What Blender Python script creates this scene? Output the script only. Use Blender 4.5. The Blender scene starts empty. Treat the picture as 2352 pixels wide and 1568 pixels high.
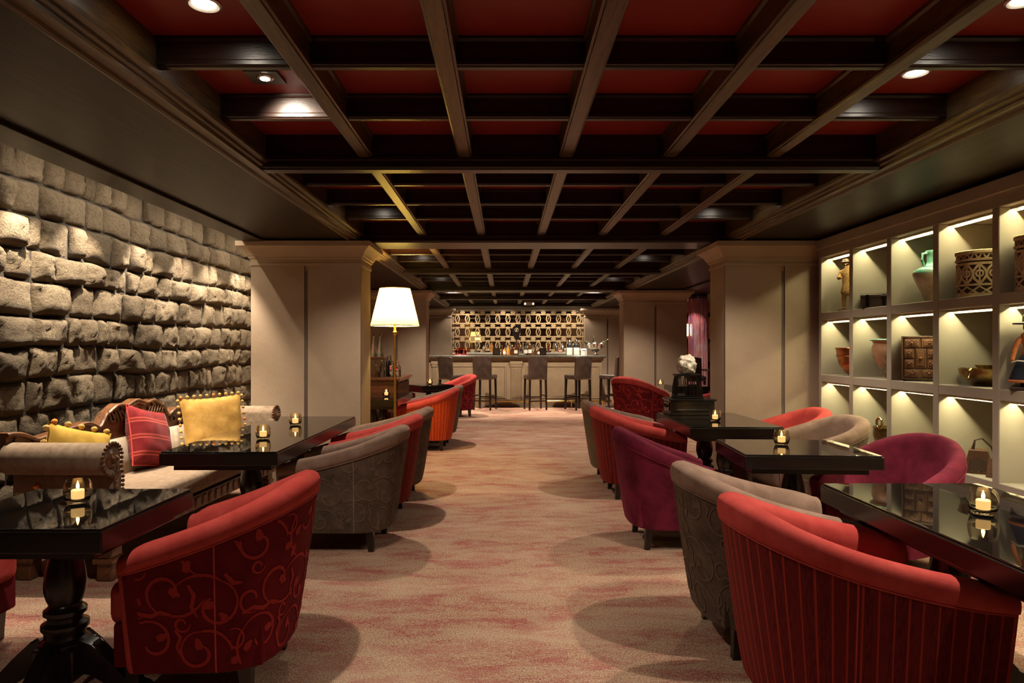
import bpy, bmesh, math, random
from mathutils import Vector, Matrix, noise
PI = math.pi
R = math.radians
random.seed(7)
sc = bpy.context.scene
COL = sc.collection

# ------------------------------------------------------------------ camera, world, exposure
cam_d = bpy.data.cameras.new('camera')
cam = bpy.data.objects.new('camera', cam_d)
COL.objects.link(cam)
cam.location = (0, 0, 1.35)
cam.rotation_euler = (R(90), 0, 0)
cam_d.sensor_width = 36.0
cam_d.lens = 24.0
cam_d.shift_x = 16 / 2352
cam_d.shift_y = 15 / 2352
cam_d.clip_start = 0.05
sc.camera = cam
sc.view_settings.view_transform = 'Standard'
sc.view_settings.look = 'None'
sc.view_settings.gamma = 1.0
sc.view_settings.use_curve_mapping = False
sc.view_settings.exposure = 1.2
world = bpy.data.worlds.new('world')
world.use_nodes = True
world.node_tree.nodes['Background'].inputs[0].default_value = (1.0, 0.72, 0.45, 1)
world.node_tree.nodes['Background'].inputs[1].default_value = 0.02
sc.world = world
try:
    sc.cycles.use_denoising = True
    sc.cycles.max_bounces = 7
    sc.cycles.diffuse_bounces = 4
    sc.cycles.glossy_bounces = 4
    sc.cycles.transmission_bounces = 7
    sc.cycles.caustics_reflective = False
    sc.cycles.caustics_refractive = False
    sc.cycles.sample_clamp_indirect = 4.0
except Exception:
    pass

# light levels (the room's own lamps and a few added ones)
SPOT_W = 62.0
SPOT_COL = (1.0, 0.86, 0.68)
GRAZE_W = 92.0
GRAZE_STRIP_W = 19.0
GRAZE_COL = (1.0, 0.86, 0.66)
STRIP_W = 1.45
STRIP_COL = (1.0, 0.93, 0.52)
LAMP_W = 52.0
LAMP_COL = (1.0, 0.74, 0.24)

# ------------------------------------------------------------------ helpers
def tag(o, label=None, cat=None, group=None, kind=None):
    if label: o['label'] = label
    if cat: o['category'] = cat
    if group: o['group'] = group
    if kind: o['kind'] = kind
    return o

def thing(name, label, cat, loc=(0, 0, 0), rotz=0.0, group=None, scale=1.0):
    o = bpy.data.objects.new(name, None)
    COL.objects.link(o)
    o.location = loc
    o.rotation_euler = (0, 0, rotz)
    o.scale = (scale, scale, scale)
    o.empty_display_size = 0.1
    return tag(o, label, cat, group)

class MB:
    """collects verts / faces for ONE mesh"""
    def __init__(s):
        s.v = []; s.f = []; s.bev = False
    def add(s, verts, faces):
        b = len(s.v)
        s.v += [tuple(p) for p in verts]
        s.f += [tuple(i + b for i in f) for f in faces]
        return b
    def box(s, x0, x1, y0, y1, z0, z1, M=None):
        vs = [(x0, y0, z0), (x1, y0, z0), (x1, y1, z0), (x0, y1, z0), (x0, y0, z1), (x1, y0, z1), (x1, y1, z1), (x0, y1, z1)]
        if M is not None: vs = [M @ Vector(p) for p in vs]
        s.add(vs, [(0, 3, 2, 1), (4, 5, 6, 7), (0, 1, 5, 4), (1, 2, 6, 5), (2, 3, 7, 6), (3, 0, 4, 7)])
        return s
    def bbox(s, x0, x1, y0, y1, z0, z1, b=0.01, seg=2, M=None):
        """bevelled box"""
        s.bev = True
        bm = bmesh.new()
        bmesh.ops.create_cube(bm, size=1)
        for v in bm.verts:
            v.co = Vector(((x0 + x1) / 2 + v.co.x * (x1 - x0), (y0 + y1) / 2 + v.co.y * (y1 - y0), (z0 + z1) / 2 + v.co.z * (z1 - z0)))
        bmesh.ops.bevel(bm, geom=bm.edges[:], offset=b, segments=seg, profile=0.5, affect='EDGES')
        s.bm(bm, M)
        return s
    def bm(s, bm, M=None):
        bm.verts.index_update()
        vs = [(M @ v.co) if M is not None else v.co.copy() for v in bm.verts]
        s.add(vs, [tuple(v.index for v in f.verts) for f in bm.faces])
        bm.free()
    def lathe(s, prof, n=24, c=(0, 0, 0), M=None, sx=1.0, sy=1.0, close=True):
        vs = []; fs = []
        for (r, z) in prof:
            for k in range(n):
                a = 2 * PI * k / n
                vs.append(Vector((c[0] + r * math.cos(a) * sx, c[1] + r * math.sin(a) * sy, c[2] + z)))
        for i in range(len(prof) - 1):
            for k in range(n):
                k2 = (k + 1) % n
                fs.append((i * n + k, i * n + k2, (i + 1) * n + k2, (i + 1) * n + k))
        if close:
            if prof[0][0] > 1e-6: fs.append(tuple(reversed(range(n))))
            if prof[-1][0] > 1e-6: fs.append(tuple(range((len(prof) - 1) * n, len(prof) * n)))
        if M is not None: vs = [M @ p for p in vs]
        s.add(vs, fs)
        return s
    def tube(s, pts, r, n=8, closed=False, sq=None):
        pts = [Vector(p) for p in pts]
        m = len(pts)
        rs = r if isinstance(r, (list, tuple)) else [r] * m
        vs = []; fs = []
        up0 = Vector((0, 0, 1))
        for i, p in enumerate(pts):
            if closed: t = pts[(i + 1) % m] - pts[i - 1]
            else: t = pts[min(i + 1, m - 1)] - pts[max(i - 1, 0)]
            if t.length < 1e-9: t = Vector((0, 0, 1))
            t.normalize()
            up = up0 if abs(t.dot(up0)) < 0.95 else Vector((0, 1, 0))
            a = t.cross(up).normalized(); b = t.cross(a).normalized()
            for k in range(n):
                an = 2 * PI * (k + 0.5) / n
                vs.append(p + a * math.cos(an) * rs[i] + b * math.sin(an) * rs[i] * (sq or 1))
        for i in range(m if closed else m - 1):
            j = (i + 1) % m
            for k in range(n):
                k2 = (k + 1) % n
                fs.append((i * n + k, j * n + k, j * n + k2, i * n + k2))
        if not closed:
            fs.append(tuple(range(n))); fs.append(tuple(reversed(range((m - 1) * n, m * n))))
        s.add(vs, fs)
        return s
    def prism(s, poly, axis, a0, a1, M=None):
        """polygon (2d) extruded along axis: x -> poly in (y,z); y -> (x,z); z -> (x,y)"""
        def mk(p, a):
            if axis == 'x': return Vector((a, p[0], p[1]))
            if axis == 'y': return Vector((p[0], a, p[1]))
            return Vector((p[0], p[1], a))
        n = len(poly)
        vs = [mk(p, a0) for p in poly] + [mk(p, a1) for p in poly]
        if M is not None: vs = [M @ p for p in vs]
        fs = [(i, (i + 1) % n, n + (i + 1) % n, n + i) for i in range(n)] + [tuple(reversed(range(n))), tuple(range(n, 2 * n))]
        s.add(vs, fs)
        return s
    def sphere(s, c, r, u=12, v=8, sc=(1, 1, 1), jit=0.0):
        prof = [(r * math.sin(PI * i / v), -r * math.cos(PI * i / v)) for i in range(v + 1)]
        vs = []; fs = []
        for (rr, z) in prof:
            for k in range(u):
                a = 2 * PI * k / u
                q = 1 + (random.uniform(-jit, jit) if jit else 0)
                vs.append(Vector((c[0] + rr * math.cos(a) * sc[0] * q, c[1] + rr * math.sin(a) * sc[1] * q, c[2] + z * sc[2] * q)))
        for i in range(v):
            for k in range(u):
                k2 = (k + 1) % u
                fs.append((i * u + k, i * u + k2, (i + 1) * u + k2, (i + 1) * u + k))
        s.add(vs, fs)
        return s
    def grid(s, rows, cu=False):
        """rows: list of equal-length lists of points"""
        n = len(rows[0]); vs = [p for r in rows for p in r]; fs = []
        for i in range(len(rows) - 1):
            for k in range(n if cu else n - 1):
                k2 = (k + 1) % n
                fs.append((i * n + k, i * n + k2, (i + 1) * n + k2, (i + 1) * n + k))
        return s.add(vs, fs)
    def mesh(s, name, fixn=True, weld=True):
        me = bpy.data.meshes.new(name)
        me.from_pydata([tuple(p) for p in s.v], [], s.f)
        if fixn:
            bm = bmesh.new(); bm.from_mesh(me)
            if weld: bmesh.ops.remove_doubles(bm, verts=bm.verts[:], dist=1e-5)
            bmesh.ops.recalc_face_normals(bm, faces=bm.faces[:])
            bm.to_mesh(me); bm.free()
        return me
    def build(s, name, mat, parent=None, smooth=40, fixn=True, uv=None):
        me = s.mesh(name, fixn and uv is None)
        if uv:
            lay = me.uv_layers.new(name='uv')
            for l in me.loops:
                lay.data[l.index].uv = uv[l.vertex_index]
        if smooth is not None:
            me.shade_smooth()
            if smooth < 180: me.set_sharp_from_angle(angle=R(smooth))
        if mat: me.materials.append(mat)
        o = bpy.data.objects.new(name, me)
        COL.objects.link(o)
        if parent: o.parent = parent
        if s.bev and smooth is not None:
            wn = o.modifiers.new('weighted normals', 'WEIGHTED_NORMAL'); wn.keep_sharp = True; wn.weight = 90
        return o

def inst(src, parent=None, loc=None, rotz=None, scale=None):
    c = src.copy(); COL.objects.link(c)
    if parent is not None: c.parent = parent
    if loc is not None: c.location = loc
    if rotz is not None: c.rotation_euler = (0, 0, rotz)
    if scale is not None: c.scale = scale
    return c

def dup(root, loc, rotz=None, label=None, group=None, scale=None):
    def cp(o, par):
        c = o.copy(); COL.objects.link(c)
        if par: c.parent = par
        for ch in list(o.children): cp(ch, c)
        return c
    r = cp(root, None)
    r.location = loc
    if rotz is not None: r.rotation_euler = (0, 0, rotz)
    if label: r['label'] = label
    if group: r['group'] = group
    if scale: r.scale = (scale,) * 3
    return r

# ------------------------------------------------------------------ materials
class NT:
    def __init__(s, name):
        s.m = bpy.data.materials.new(name); s.m.use_nodes = True
        s.n = s.m.node_tree.nodes; s.l = s.m.node_tree.links
        s.b = s.n['Principled BSDF']; s.out = s.n['Material Output']
    def node(s, t, **kw):
        o = s.n.new(t)
        for k, v in kw.items(): setattr(o, k, v)
        return o
    def inp(s, node, key, v):
        if hasattr(v, 'is_linked') or isinstance(v, bpy.types.NodeSocket): s.l.new(v, node.inputs[key])
        else: node.inputs[key].default_value = v
    def coord(s, kind='Object', scale=(1, 1, 1), rot=(0, 0, 0)):
        tc = s.node('ShaderNodeTexCoord'); mp = s.node('ShaderNodeMapping')
        mp.inputs['Scale'].default_value = scale; mp.inputs['Rotation'].default_value = rot
        s.l.new(tc.outputs[kind], mp.inputs['Vector']); return mp.outputs[0]
    def noise(s, vec, scale, detail=4, rough=0.55, dist=0.0):
        t = s.node('ShaderNodeTexNoise'); s.l.new(vec, t.inputs['Vector'])
        t.inputs['Scale'].default_value = scale; t.inputs['Detail'].default_value = detail
        t.inputs['Roughness'].default_value = rough; t.inputs['Distortion'].default_value = dist
        return t.outputs['Fac']
    def voro(s, vec, scale, feature='F1'):
        t = s.node('ShaderNodeTexVoronoi', feature=feature); s.l.new(vec, t.inputs['Vector'])
        t.inputs['Scale'].default_value = scale
        return t.outputs['Distance']
    def ramp(s, fac, stops):
        t = s.node('ShaderNodeValToRGB'); s.l.new(fac, t.inputs[0])
        e = t.color_ramp.elements
        while len(e) < len(stops): e.new(0.5)
        for el, (p, c) in zip(e, stops):
            el.position = p; el.color = (c[0], c[1], c[2], 1) if not isinstance(c, (int, float)) else (c, c, c, 1)
        return t.outputs[0]
    def mix(s, fac, a, b, mode='MIX'):
        t = s.node('ShaderNodeMix', data_type='RGBA', blend_type=mode)
        for i, v in ((0, fac), (6, a), (7, b)):
            if isinstance(v, bpy.types.NodeSocket): s.l.new(v, t.inputs[i])
            else: t.inputs[i].default_value = v if isinstance(v, (int, float)) else (v[0], v[1], v[2], 1)
        return t.outputs[2]
    def math(s, op, a, b=0.0):
        t = s.node('ShaderNodeMath', operation=op)
        for i, v in ((0, a), (1, b)):
            if isinstance(v, bpy.types.NodeSocket): s.l.new(v, t.inputs[i])
            else: t.inputs[i].default_value = v
        return t.outputs[0]
    def bump(s, h, strength=0.3, dist=0.01):
        t = s.node('ShaderNodeBump'); s.l.new(h, t.inputs['Height'])
        t.inputs['Strength'].default_value = strength; t.inputs['Distance'].default_value = dist
        s.l.new(t.outputs[0], s.b.inputs['Normal'])
    def set(s, color=None, rough=None, metal=None, spec=None, trans=None, sheen=None, coat=None, emit=None, estr=None, ior=None, sheen_tint=None):
        B = s.b.inputs
        def put(k, v):
            if v is None: return
            if isinstance(v, bpy.types.NodeSocket): s.l.new(v, B[k])
            elif isinstance(v, (tuple, list)): B[k].default_value = (v[0], v[1], v[2], 1)
            else: B[k].default_value = v
        put('Base Color', color); put('Roughness', rough); put('Metallic', metal); put('Specular IOR Level', spec)
        put('Transmission Weight', trans); put('Sheen Weight', sheen); put('Coat Weight', coat)
        put('Emission Color', emit); put('Emission Strength', estr); put('IOR', ior)
        if sheen: B['Sheen Roughness'].default_value = 0.45
        if sheen_tint: B['Sheen Tint'].default_value = (*sheen_tint, 1)
        return s

def plain(name, color, rough=0.5, metal=0.0, **kw):
    t = NT(name); t.set(color=color, rough=rough, metal=metal, **kw); return t.m

def wood(name, dark, light, rough=0.35, axis='y', scale=1.0, bump=0.15, spec=0.5):
    t = NT(name)
    sc_ = {'x': (1.2, 14, 14), 'y': (14, 1.2, 14), 'z': (14, 14, 1.2)}[axis]
    v = t.coord('Object', tuple(k * scale for k in sc_))
    n1 = t.noise(v, 3.0, 6, 0.6, 1.2)
    n2 = t.noise(v, 18.0, 3, 0.6, 0.4)
    f = t.math('ADD', t.math('MULTIPLY', n1, 0.7), t.math('MULTIPLY', n2, 0.3))
    c = t.ramp(f, [(0.36, dark), (0.64, light)])
    t.set(color=c, rough=rough, spec=spec); t.bump(n2, bump, 0.004)
    return t.m

def velvet(name, a, b, fine=260, sheen=0.5, coarse=9):
    t = NT(name)
    v = t.coord('Object')
    n1 = t.noise(v, coarse, 4, 0.6, 0.3)
    n2 = t.noise(v, fine, 2, 0.6)
    f = t.math('ADD', t.math('MULTIPLY', n1, 0.75), t.math('MULTIPLY', n2, 0.25))
    c = t.ramp(f, [(0.35, a), (0.68, b)])
    t.set(color=c, rough=0.9, spec=0.15, sheen=sheen, sheen_tint=b); t.bump(n2, 0.15, 0.002)
    return t.m

def striped(name, dark, light, mid, n=21.0, sheen=0.4):
    """woven stripes running up the outside of a chair (UV x = distance round it)"""
    t = NT(name)
    tc = t.node('ShaderNodeTexCoord'); sep = t.node('ShaderNodeSeparateXYZ')
    t.l.new(tc.outputs['UV'], sep.inputs[0])
    u = t.math('MULTIPLY', sep.outputs[0], n)
    vv = t.node('ShaderNodeCombineXYZ'); t.l.new(u, vv.inputs[0]); vv.inputs[1].default_value = 0.3
    wob = t.noise(vv.outputs[0], 1.0, 2, 0.5)
    fr = t.math('FRACT', t.math('ADD', u, t.math('MULTIPLY', wob, 0.5)))
    line = t.math('LESS_THAN', fr, 0.15)
    fr2 = t.math('FRACT', t.math('MULTIPLY', u, 0.37))
    band = t.math('LESS_THAN', fr2, 0.4)
    o = t.coord('Object', (60, 60, 9))
    nz = t.noise(o, 2.5, 4, 0.65)
    base = t.mix(t.ramp(nz, [(0.4, 0.0), (0.65, 1.0)]), dark, mid)
    base = t.mix(t.math('MULTIPLY', band, 0.35), base, mid)
    c = t.mix(line, base, light)
    t.set(color=c, rough=0.8, spec=0.2, sheen=sheen, sheen_tint=light); t.bump(nz, 0.2, 0.003)
    return t.m

M = {}
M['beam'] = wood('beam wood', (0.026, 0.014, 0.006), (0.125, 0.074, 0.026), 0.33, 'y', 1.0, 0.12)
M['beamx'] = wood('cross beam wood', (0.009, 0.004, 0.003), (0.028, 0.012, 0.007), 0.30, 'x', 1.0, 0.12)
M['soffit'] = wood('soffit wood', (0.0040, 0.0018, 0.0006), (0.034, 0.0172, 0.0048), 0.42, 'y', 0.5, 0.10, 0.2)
M['tablewood'] = wood('table wood', (0.006, 0.004, 0.003), (0.014, 0.008, 0.006), 0.22, 'y', 1.5, 0.05)
M['darkwood'] = wood('dark wood', (0.007, 0.004, 0.003), (0.020, 0.010, 0.007), 0.25, 'z', 1.0, 0.05)
M['redwood'] = wood('red brown wood', (0.07, 0.022, 0.009), (0.22, 0.075, 0.028), 0.28, 'y', 1.0, 0.1)
M['carved'] = wood('carved walnut', (0.035, 0.012, 0.005), (0.20, 0.080, 0.030), 0.28, 'y', 1.6, 0.3)
M['oldwood'] = wood('old wood', (0.045, 0.020, 0.009), (0.15, 0.070, 0.032), 0.5, 'z', 1.6, 0.35)
M['trunk'] = wood('dark trunk wood', (0.018, 0.009, 0.006), (0.055, 0.024, 0.014), 0.4, 'y', 1.6, 0.3)
t = NT('black glass'); t.set(color=(0.006, 0.005, 0.005), rough=0.025, spec=0.75, ior=1.5); M['tableglass'] = t.m
t = NT('holder glass'); t.set(color=(1, 0.93, 0.78), rough=0.0, trans=1.0, ior=1.45); M['holder'] = t.m
t = NT('clear glass'); t.set(color=(1, 1, 1), rough=0.0, trans=1.0, ior=1.45); M['glass'] = t.m
t = NT('amber glass'); t.set(color=(1.0, 0.80, 0.42), rough=0.0, trans=1.0, ior=1.45); M['amberglass'] = t.m
t = NT('pink glass'); t.set(color=(1.0, 0.42, 0.36), rough=0.02, trans=1.0, ior=1.45); M['pinkglass'] = t.m
t = NT('brown glass'); t.set(color=(0.45, 0.16, 0.05), rough=0.02, trans=0.9, ior=1.45); M['brownglass'] = t.m
t = NT('green glass'); t.set(color=(0.75, 0.92, 0.80), rough=0.02, trans=1.0, ior=1.45); M['greenglass'] = t.m
M['wax'] = plain('candle wax', (0.95, 0.78, 0.50), 0.5, emit=(1.0, 0.60, 0.22), estr=0.5)  # wax glows by itself, standing for candlelight shining through it
M['flame'] = plain('flame', (1, 0.6, 0.2), 0.5, emit=(1.0, 0.52, 0.12), estr=22.0)
M['bulb'] = plain('lamp lens', (1, 1, 1), 0.5, emit=(1.0, 0.88, 0.70), estr=40.0)
M['bulbsoft'] = plain('soft lamp glass', (1, 1, 1), 0.5, emit=(1.0, 0.70, 0.38), estr=5.0)
M['led'] = plain('led strip', (1, 1, 1), 0.5, emit=(1.0, 0.93, 0.66), estr=1.5)
M['chrome'] = plain('chrome', (0.78, 0.76, 0.72), 0.12, 1.0)
M['brass'] = plain('brass', (0.62, 0.42, 0.14), 0.22, 1.0)
M['whitemetal'] = plain('painted metal', (0.55, 0.52, 0.47), 0.35, 0.6)
M['iron'] = plain('black iron', (0.012, 0.011, 0.011), 0.4, 0.8)
M['blackplastic'] = plain('black plastic', (0.012, 0.012, 0.013), 0.35)
M['white'] = plain('white paint', (0.55, 0.52, 0.46), 0.5)
M['paper'] = plain('cream paper', (0.80, 0.76, 0.66), 0.8)
M['cork'] = plain('cork', (0.42, 0.24, 0.12), 0.8)
M['amberliquid'] = plain('amber liquor', (0.55, 0.22, 0.04), 0.1)

t = NT('plaster')
v = t.coord('Object'); n1 = t.noise(v, 2.2, 5, 0.6); n2 = t.noise(v, 26, 6, 0.65, 1.0)
t.set(color=t.ramp(n1, [(0.3, (0.35, 0.255, 0.178)), (0.7, (0.42, 0.312, 0.222))]), rough=0.75, spec=0.2); t.bump(n2, 0.22, 0.008); M['plaster'] = t.m
t = NT('plaster trim'); v = t.coord('Object'); n1 = t.noise(v, 3, 4)
t.set(color=t.ramp(n1, [(0.3, (0.38, 0.285, 0.195)), (0.7, (0.44, 0.335, 0.235))]), rough=0.6, spec=0.3); M['plastertrim'] = t.m
M['groove'] = plain('groove shadow paint', (0.13, 0.10, 0.075), 0.7)
t = NT('shelf paint'); v = t.coord('Object'); n1 = t.noise(v, 5, 4)
t.set(color=t.ramp(n1, [(0.3, (0.325, 0.275, 0.215)), (0.7, (0.365, 0.312, 0.245))]), rough=0.55, spec=0.3); M['shelf'] = t.m
t = NT('bar paint'); v = t.coord('Object'); n1 = t.noise(v, 5, 4)
t.set(color=t.ramp(n1, [(0.3, (0.215, 0.150, 0.090)), (0.7, (0.265, 0.188, 0.115))]), rough=0.45, spec=0.35); M['barpaint'] = t.m
t = NT('bar counter stone'); v = t.coord('Object'); n1 = t.noise(v, 30, 5)
t.set(color=t.ramp(n1, [(0.35, (0.05, 0.042, 0.032)), (0.7, (0.11, 0.095, 0.075))]), rough=0.18, spec=0.5); M['counter'] = t.m
t = NT('red ceiling lacquer'); v = t.coord('Object'); n1 = t.noise(v, 4, 4)
t.set(color=t.ramp(n1, [(0.3, (0.22, 0.017, 0.010)), (0.7, (0.27, 0.024, 0.014))]), rough=0.45, spec=0.3); M['redpanel'] = t.m

# carpet
t = NT('carpet')
v = t.coord('Object', (1.7, 4.6, 1)); va = t.coord('Object')
big = t.noise(v, 1.6, 7, 0.74, 0.4)
fib = t.noise(va, 130, 3, 0.75)
mid = t.noise(t.coord('Object', (14, 30, 8)), 2.6, 5, 0.75)
redf = t.math('ADD', t.math('MULTIPLY', big, 0.60), t.math('MULTIPLY', mid, 0.40))
base = t.mix(t.ramp(fib, [(0.40, 0.0), (0.60, 1.0)]), (0.19, 0.112, 0.074), (0.56, 0.375, 0.262))
rd = t.mix(t.ramp(fib, [(0.40, 0.0), (0.60, 1.0)]), (0.15, 0.024, 0.026), (0.43, 0.135, 0.120))
c = t.mix(t.ramp(redf, [(0.47, 0.0), (0.57, 0.85)]), base, rd)
pale = t.noise(t.coord('Object', (1.0, 2.2, 1)), 1.1, 3, 0.5)
c = t.mix(t.ramp(pale, [(0.45, 0.0), (0.7, 0.3)]), c, (0.62, 0.47, 0.34))
t.set(color=c, rough=0.95, spec=0.05); t.bump(fib, 0.6, 0.006); M['carpet'] = t.m

# stone
t = NT('rough andesite')
oi = t.node('ShaderNodeObjectInfo'); tc = t.node('ShaderNodeTexCoord')
v = tc.outputs['Object']
n1 = t.noise(v, 5, 5, 0.6); n2 = t.noise(v, 34, 5, 0.7, 0.4); vo = t.noise(v, 85, 4, 0.75)
mixn = t.math('ADD', t.math('MULTIPLY', n1, 0.5), t.math('MULTIPLY', oi.outputs['Random'], 0.5))
c = t.ramp(mixn, [(0.2, (0.115, 0.080, 0.048)), (0.5, (0.19, 0.139, 0.086)), (0.8, (0.255, 0.192, 0.125))])
c = t.mix(t.ramp(n2, [(0.35, 0.55), (0.55, 0.0)]), c, (0.11, 0.082, 0.055))
t.set(color=c, rough=0.8, spec=0.25)
t.bump(t.math('ADD', n2, t.math('MULTIPLY', vo, 0.7)), 1.0, 0.035); M['stone'] = t.m
M['mortar'] = plain('dark joint', (0.035, 0.027, 0.02), 0.95)

# upholstery
M['v_red'] = velvet('red velvet', (0.35, 0.038, 0.032), (0.48, 0.070, 0.060))
M['v_taupe'] = velvet('taupe velvet', (0.175, 0.108, 0.080), (0.29, 0.188, 0.145))
M['v_plum'] = velvet('plum velvet', (0.075, 0.006, 0.015), (0.19, 0.018, 0.045), coarse=7)
M['b_red'] = velvet('red brocade ground', (0.085, 0.005, 0.008), (0.15, 0.009, 0.012), fine=120)
M['p_red'] = velvet('red brocade scroll', (0.26, 0.022, 0.018), (0.34, 0.034, 0.028))
M['b_taupe'] = velvet('taupe brocade ground', (0.058, 0.038, 0.026), (0.125, 0.084, 0.059), fine=90)
M['p_taupe'] = velvet('taupe brocade scroll', (0.095, 0.062, 0.044), (0.145, 0.097, 0.070))
M['s_red'] = striped('red striped chenille', (0.075, 0.005, 0.006), (0.29, 0.028, 0.014), (0.145, 0.010, 0.008))
M['s_orange'] = striped('orange red striped chenille', (0.33, 0.030, 0.010), (0.62, 0.12, 0.035), (0.46, 0.052, 0.014))
M['s_taupe'] = striped('taupe striped chenille', (0.080, 0.055, 0.032), (0.19, 0.135, 0.085), (0.125, 0.088, 0.055))
M['sofafab'] = velvet('sofa chenille', (0.18, 0.122, 0.082), (0.29, 0.212, 0.150), coarse=24)
M['sofaback'] = velvet('pale sofa chenille', (0.42, 0.34, 0.26), (0.54, 0.45, 0.36), coarse=30)
M['goldsilk'] = velvet('gold silk', (0.36, 0.19, 0.040), (0.54, 0.32, 0.09), fine=90, coarse=12)
M['olivesilk'] = velvet('olive gold velvet', (0.34, 0.20, 0.030), (0.54, 0.34, 0.07), coarse=8)
M['fringe'] = velvet('pompom wool', (0.36, 0.24, 0.07), (0.62, 0.40, 0.14), fine=200)
M['fringeo'] = velvet('orange pompom wool', (0.55, 0.16, 0.03), (0.75, 0.28, 0.06), fine=200)
t = NT('red striped cushion'); tc = t.node('ShaderNodeTexCoord'); sep = t.node('ShaderNodeSeparateXYZ'); t.l.new(tc.outputs['UV'], sep.inputs[0])
fr = t.math('FRACT', t.math('MULTIPLY', sep.outputs[1], 3.6)); a = t.math('MULTIPLY', t.math('GREATER_THAN', fr, 0.52), t.math('LESS_THAN', fr, 0.62)); b = t.math('MULTIPLY', t.math('GREATER_THAN', fr, 0.70), t.math('LESS_THAN', fr, 0.80))
n1 = t.noise(t.coord('Object'), 14, 4)
c = t.mix(t.math('ADD', a, b), t.ramp(n1, [(0.35, (0.13, 0.009, 0.012)), (0.7, (0.20, 0.017, 0.018))]), (0.36, 0.055, 0.042))
t.set(color=c, rough=0.85, spec=0.1, sheen=0.08); M['stripecush'] = t.m
t = NT('dark leather'); v = t.coord('Object'); n1 = t.noise(v, 8, 4); n2 = t.voro(v, 260)
t.set(color=t.ramp(n1, [(0.35, (0.030, 0.017, 0.012)), (0.7, (0.060, 0.036, 0.026))]), rough=0.42, spec=0.4); t.bump(n2, 0.12, 0.002); M['leather'] = t.m
t = NT('pleated shade'); tc = t.node('ShaderNodeTexCoord')
d = t.node('ShaderNodeBsdfDiffuse'); tr = t.node('ShaderNodeBsdfTranslucent'); mx = t.node('ShaderNodeMixShader')
d.inputs[0].default_value = (0.90, 0.82, 0.55, 1); tr.inputs[0].default_value = (0.92, 0.80, 0.46, 1); mx.inputs[0].default_value = 0.42
t.l.new(d.outputs[0], mx.inputs[1]); t.l.new(tr.outputs[0], mx.inputs[2]); t.l.new(mx.outputs[0], t.out.inputs[0]); M['shade'] = t.m
t = NT('mirror'); t.set(color=(0.80, 0.76, 0.68), rough=0.02, metal=1.0); M['mirror'] = t.m
M['lattice'] = plain('gilt painted lattice', (0.47, 0.325, 0.18), 0.4, spec=0.4)
# ceramics, metals of the shelves
t = NT('copper'); n1 = t.noise(t.coord('Object', (1, 1, 3)), 7, 5, 0.65); t.set(color=t.ramp(n1, [(0.3, (0.18, 0.055, 0.02)), (0.65, (0.62, 0.24, 0.09))]), rough=0.28, metal=0.9); M['copper'] = t.m
t = NT('tarnished copper'); n1 = t.noise(t.coord('Object'), 6, 5, 0.65)
t.set(color=t.ramp(n1, [(0.36, (0.13, 0.14, 0.10)), (0.5, (0.42, 0.24, 0.14)), (0.7, (0.55, 0.32, 0.20))]), rough=0.4, metal=0.5); M['tarnish'] = t.m
t = NT('aged brass'); n1 = t.noise(t.coord('Object'), 12, 5, 0.65)
t.set(color=t.ramp(n1, [(0.35, (0.10, 0.065, 0.022)), (0.7, (0.46, 0.31, 0.11))]), rough=0.35, metal=0.8); M['oldbrass'] = t.m
t = NT('green glazed jar'); tc = t.node('ShaderNodeTexCoord'); sep = t.node('ShaderNodeSeparateXYZ'); t.l.new(tc.outputs['Object'], sep.inputs[0])
nz = t.noise(tc.outputs['Object'], 14, 4)
h = t.math('ADD', sep.outputs[2], t.math('MULTIPLY', t.math('SUBTRACT', nz, 0.5), 0.10))
n3 = t.noise(tc.outputs['Object'], 9, 5, 0.7)
lowc = t.ramp(n3, [(0.35, (0.36, 0.24, 0.15)), (0.65, (0.62, 0.52, 0.40))])
upc = t.ramp(n3, [(0.35, (0.07, 0.30, 0.22)), (0.7, (0.33, 0.58, 0.45))])
t.set(color=t.mix(t.ramp(h, [(0.205, 0.0), (0.235, 1.0)]), lowc, upc), rough=0.3, spec=0.5); M['greenjar'] = t.m
M['bone'] = velvet('pale carved hide', (0.40, 0.27, 0.14), (0.66, 0.50, 0.32), sheen=0.0, coarse=30)
M['drumdark'] = plain('dark lining', (0.06, 0.032, 0.018), 0.8)
M['drawfront'] = wood('carved drawer front', (0.07, 0.026, 0.010), (0.26, 0.11, 0.045), 0.45, 'y', 2.0, 0.4)
M['gilt'] = velvet('worn gilt', (0.24, 0.12, 0.04), (0.55, 0.34, 0.14), sheen=0.0, coarse=40)
M['skin'] = plain('painted face', (0.42, 0.22, 0.12), 0.5)
M['felt'] = plain('grey felt', (0.16, 0.15, 0.13), 0.85)
M['navy'] = velvet('navy cloth', (0.010, 0.011, 0.020), (0.030, 0.030, 0.045), sheen=0.2)
M['orangecloth'] = velvet('orange knit', (0.35, 0.09, 0.03), (0.55, 0.20, 0.08), sheen=0.2, coarse=60)
t = NT('white coral rock'); v = t.coord('Object'); n1 = t.noise(v, 14, 6, 0.7); vo = t.voro(v, 22)
t.set(color=t.ramp(n1, [(0.3, (0.45, 0.36, 0.25)), (0.6, (0.78, 0.72, 0.60))]), rough=0.7); t.bump(t.math('ADD', n1, vo), 0.8, 0.03); M['coral'] = t.m
# ================================================================== STRUCTURE
def struct(mb, name, mat, parent=None, smooth=24, label=None, **kw):
    o = mb.build(name, mat, parent, smooth, **kw)
    if parent is None: o['kind'] = 'structure'
    if label: o['label'] = label
    return o

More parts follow.
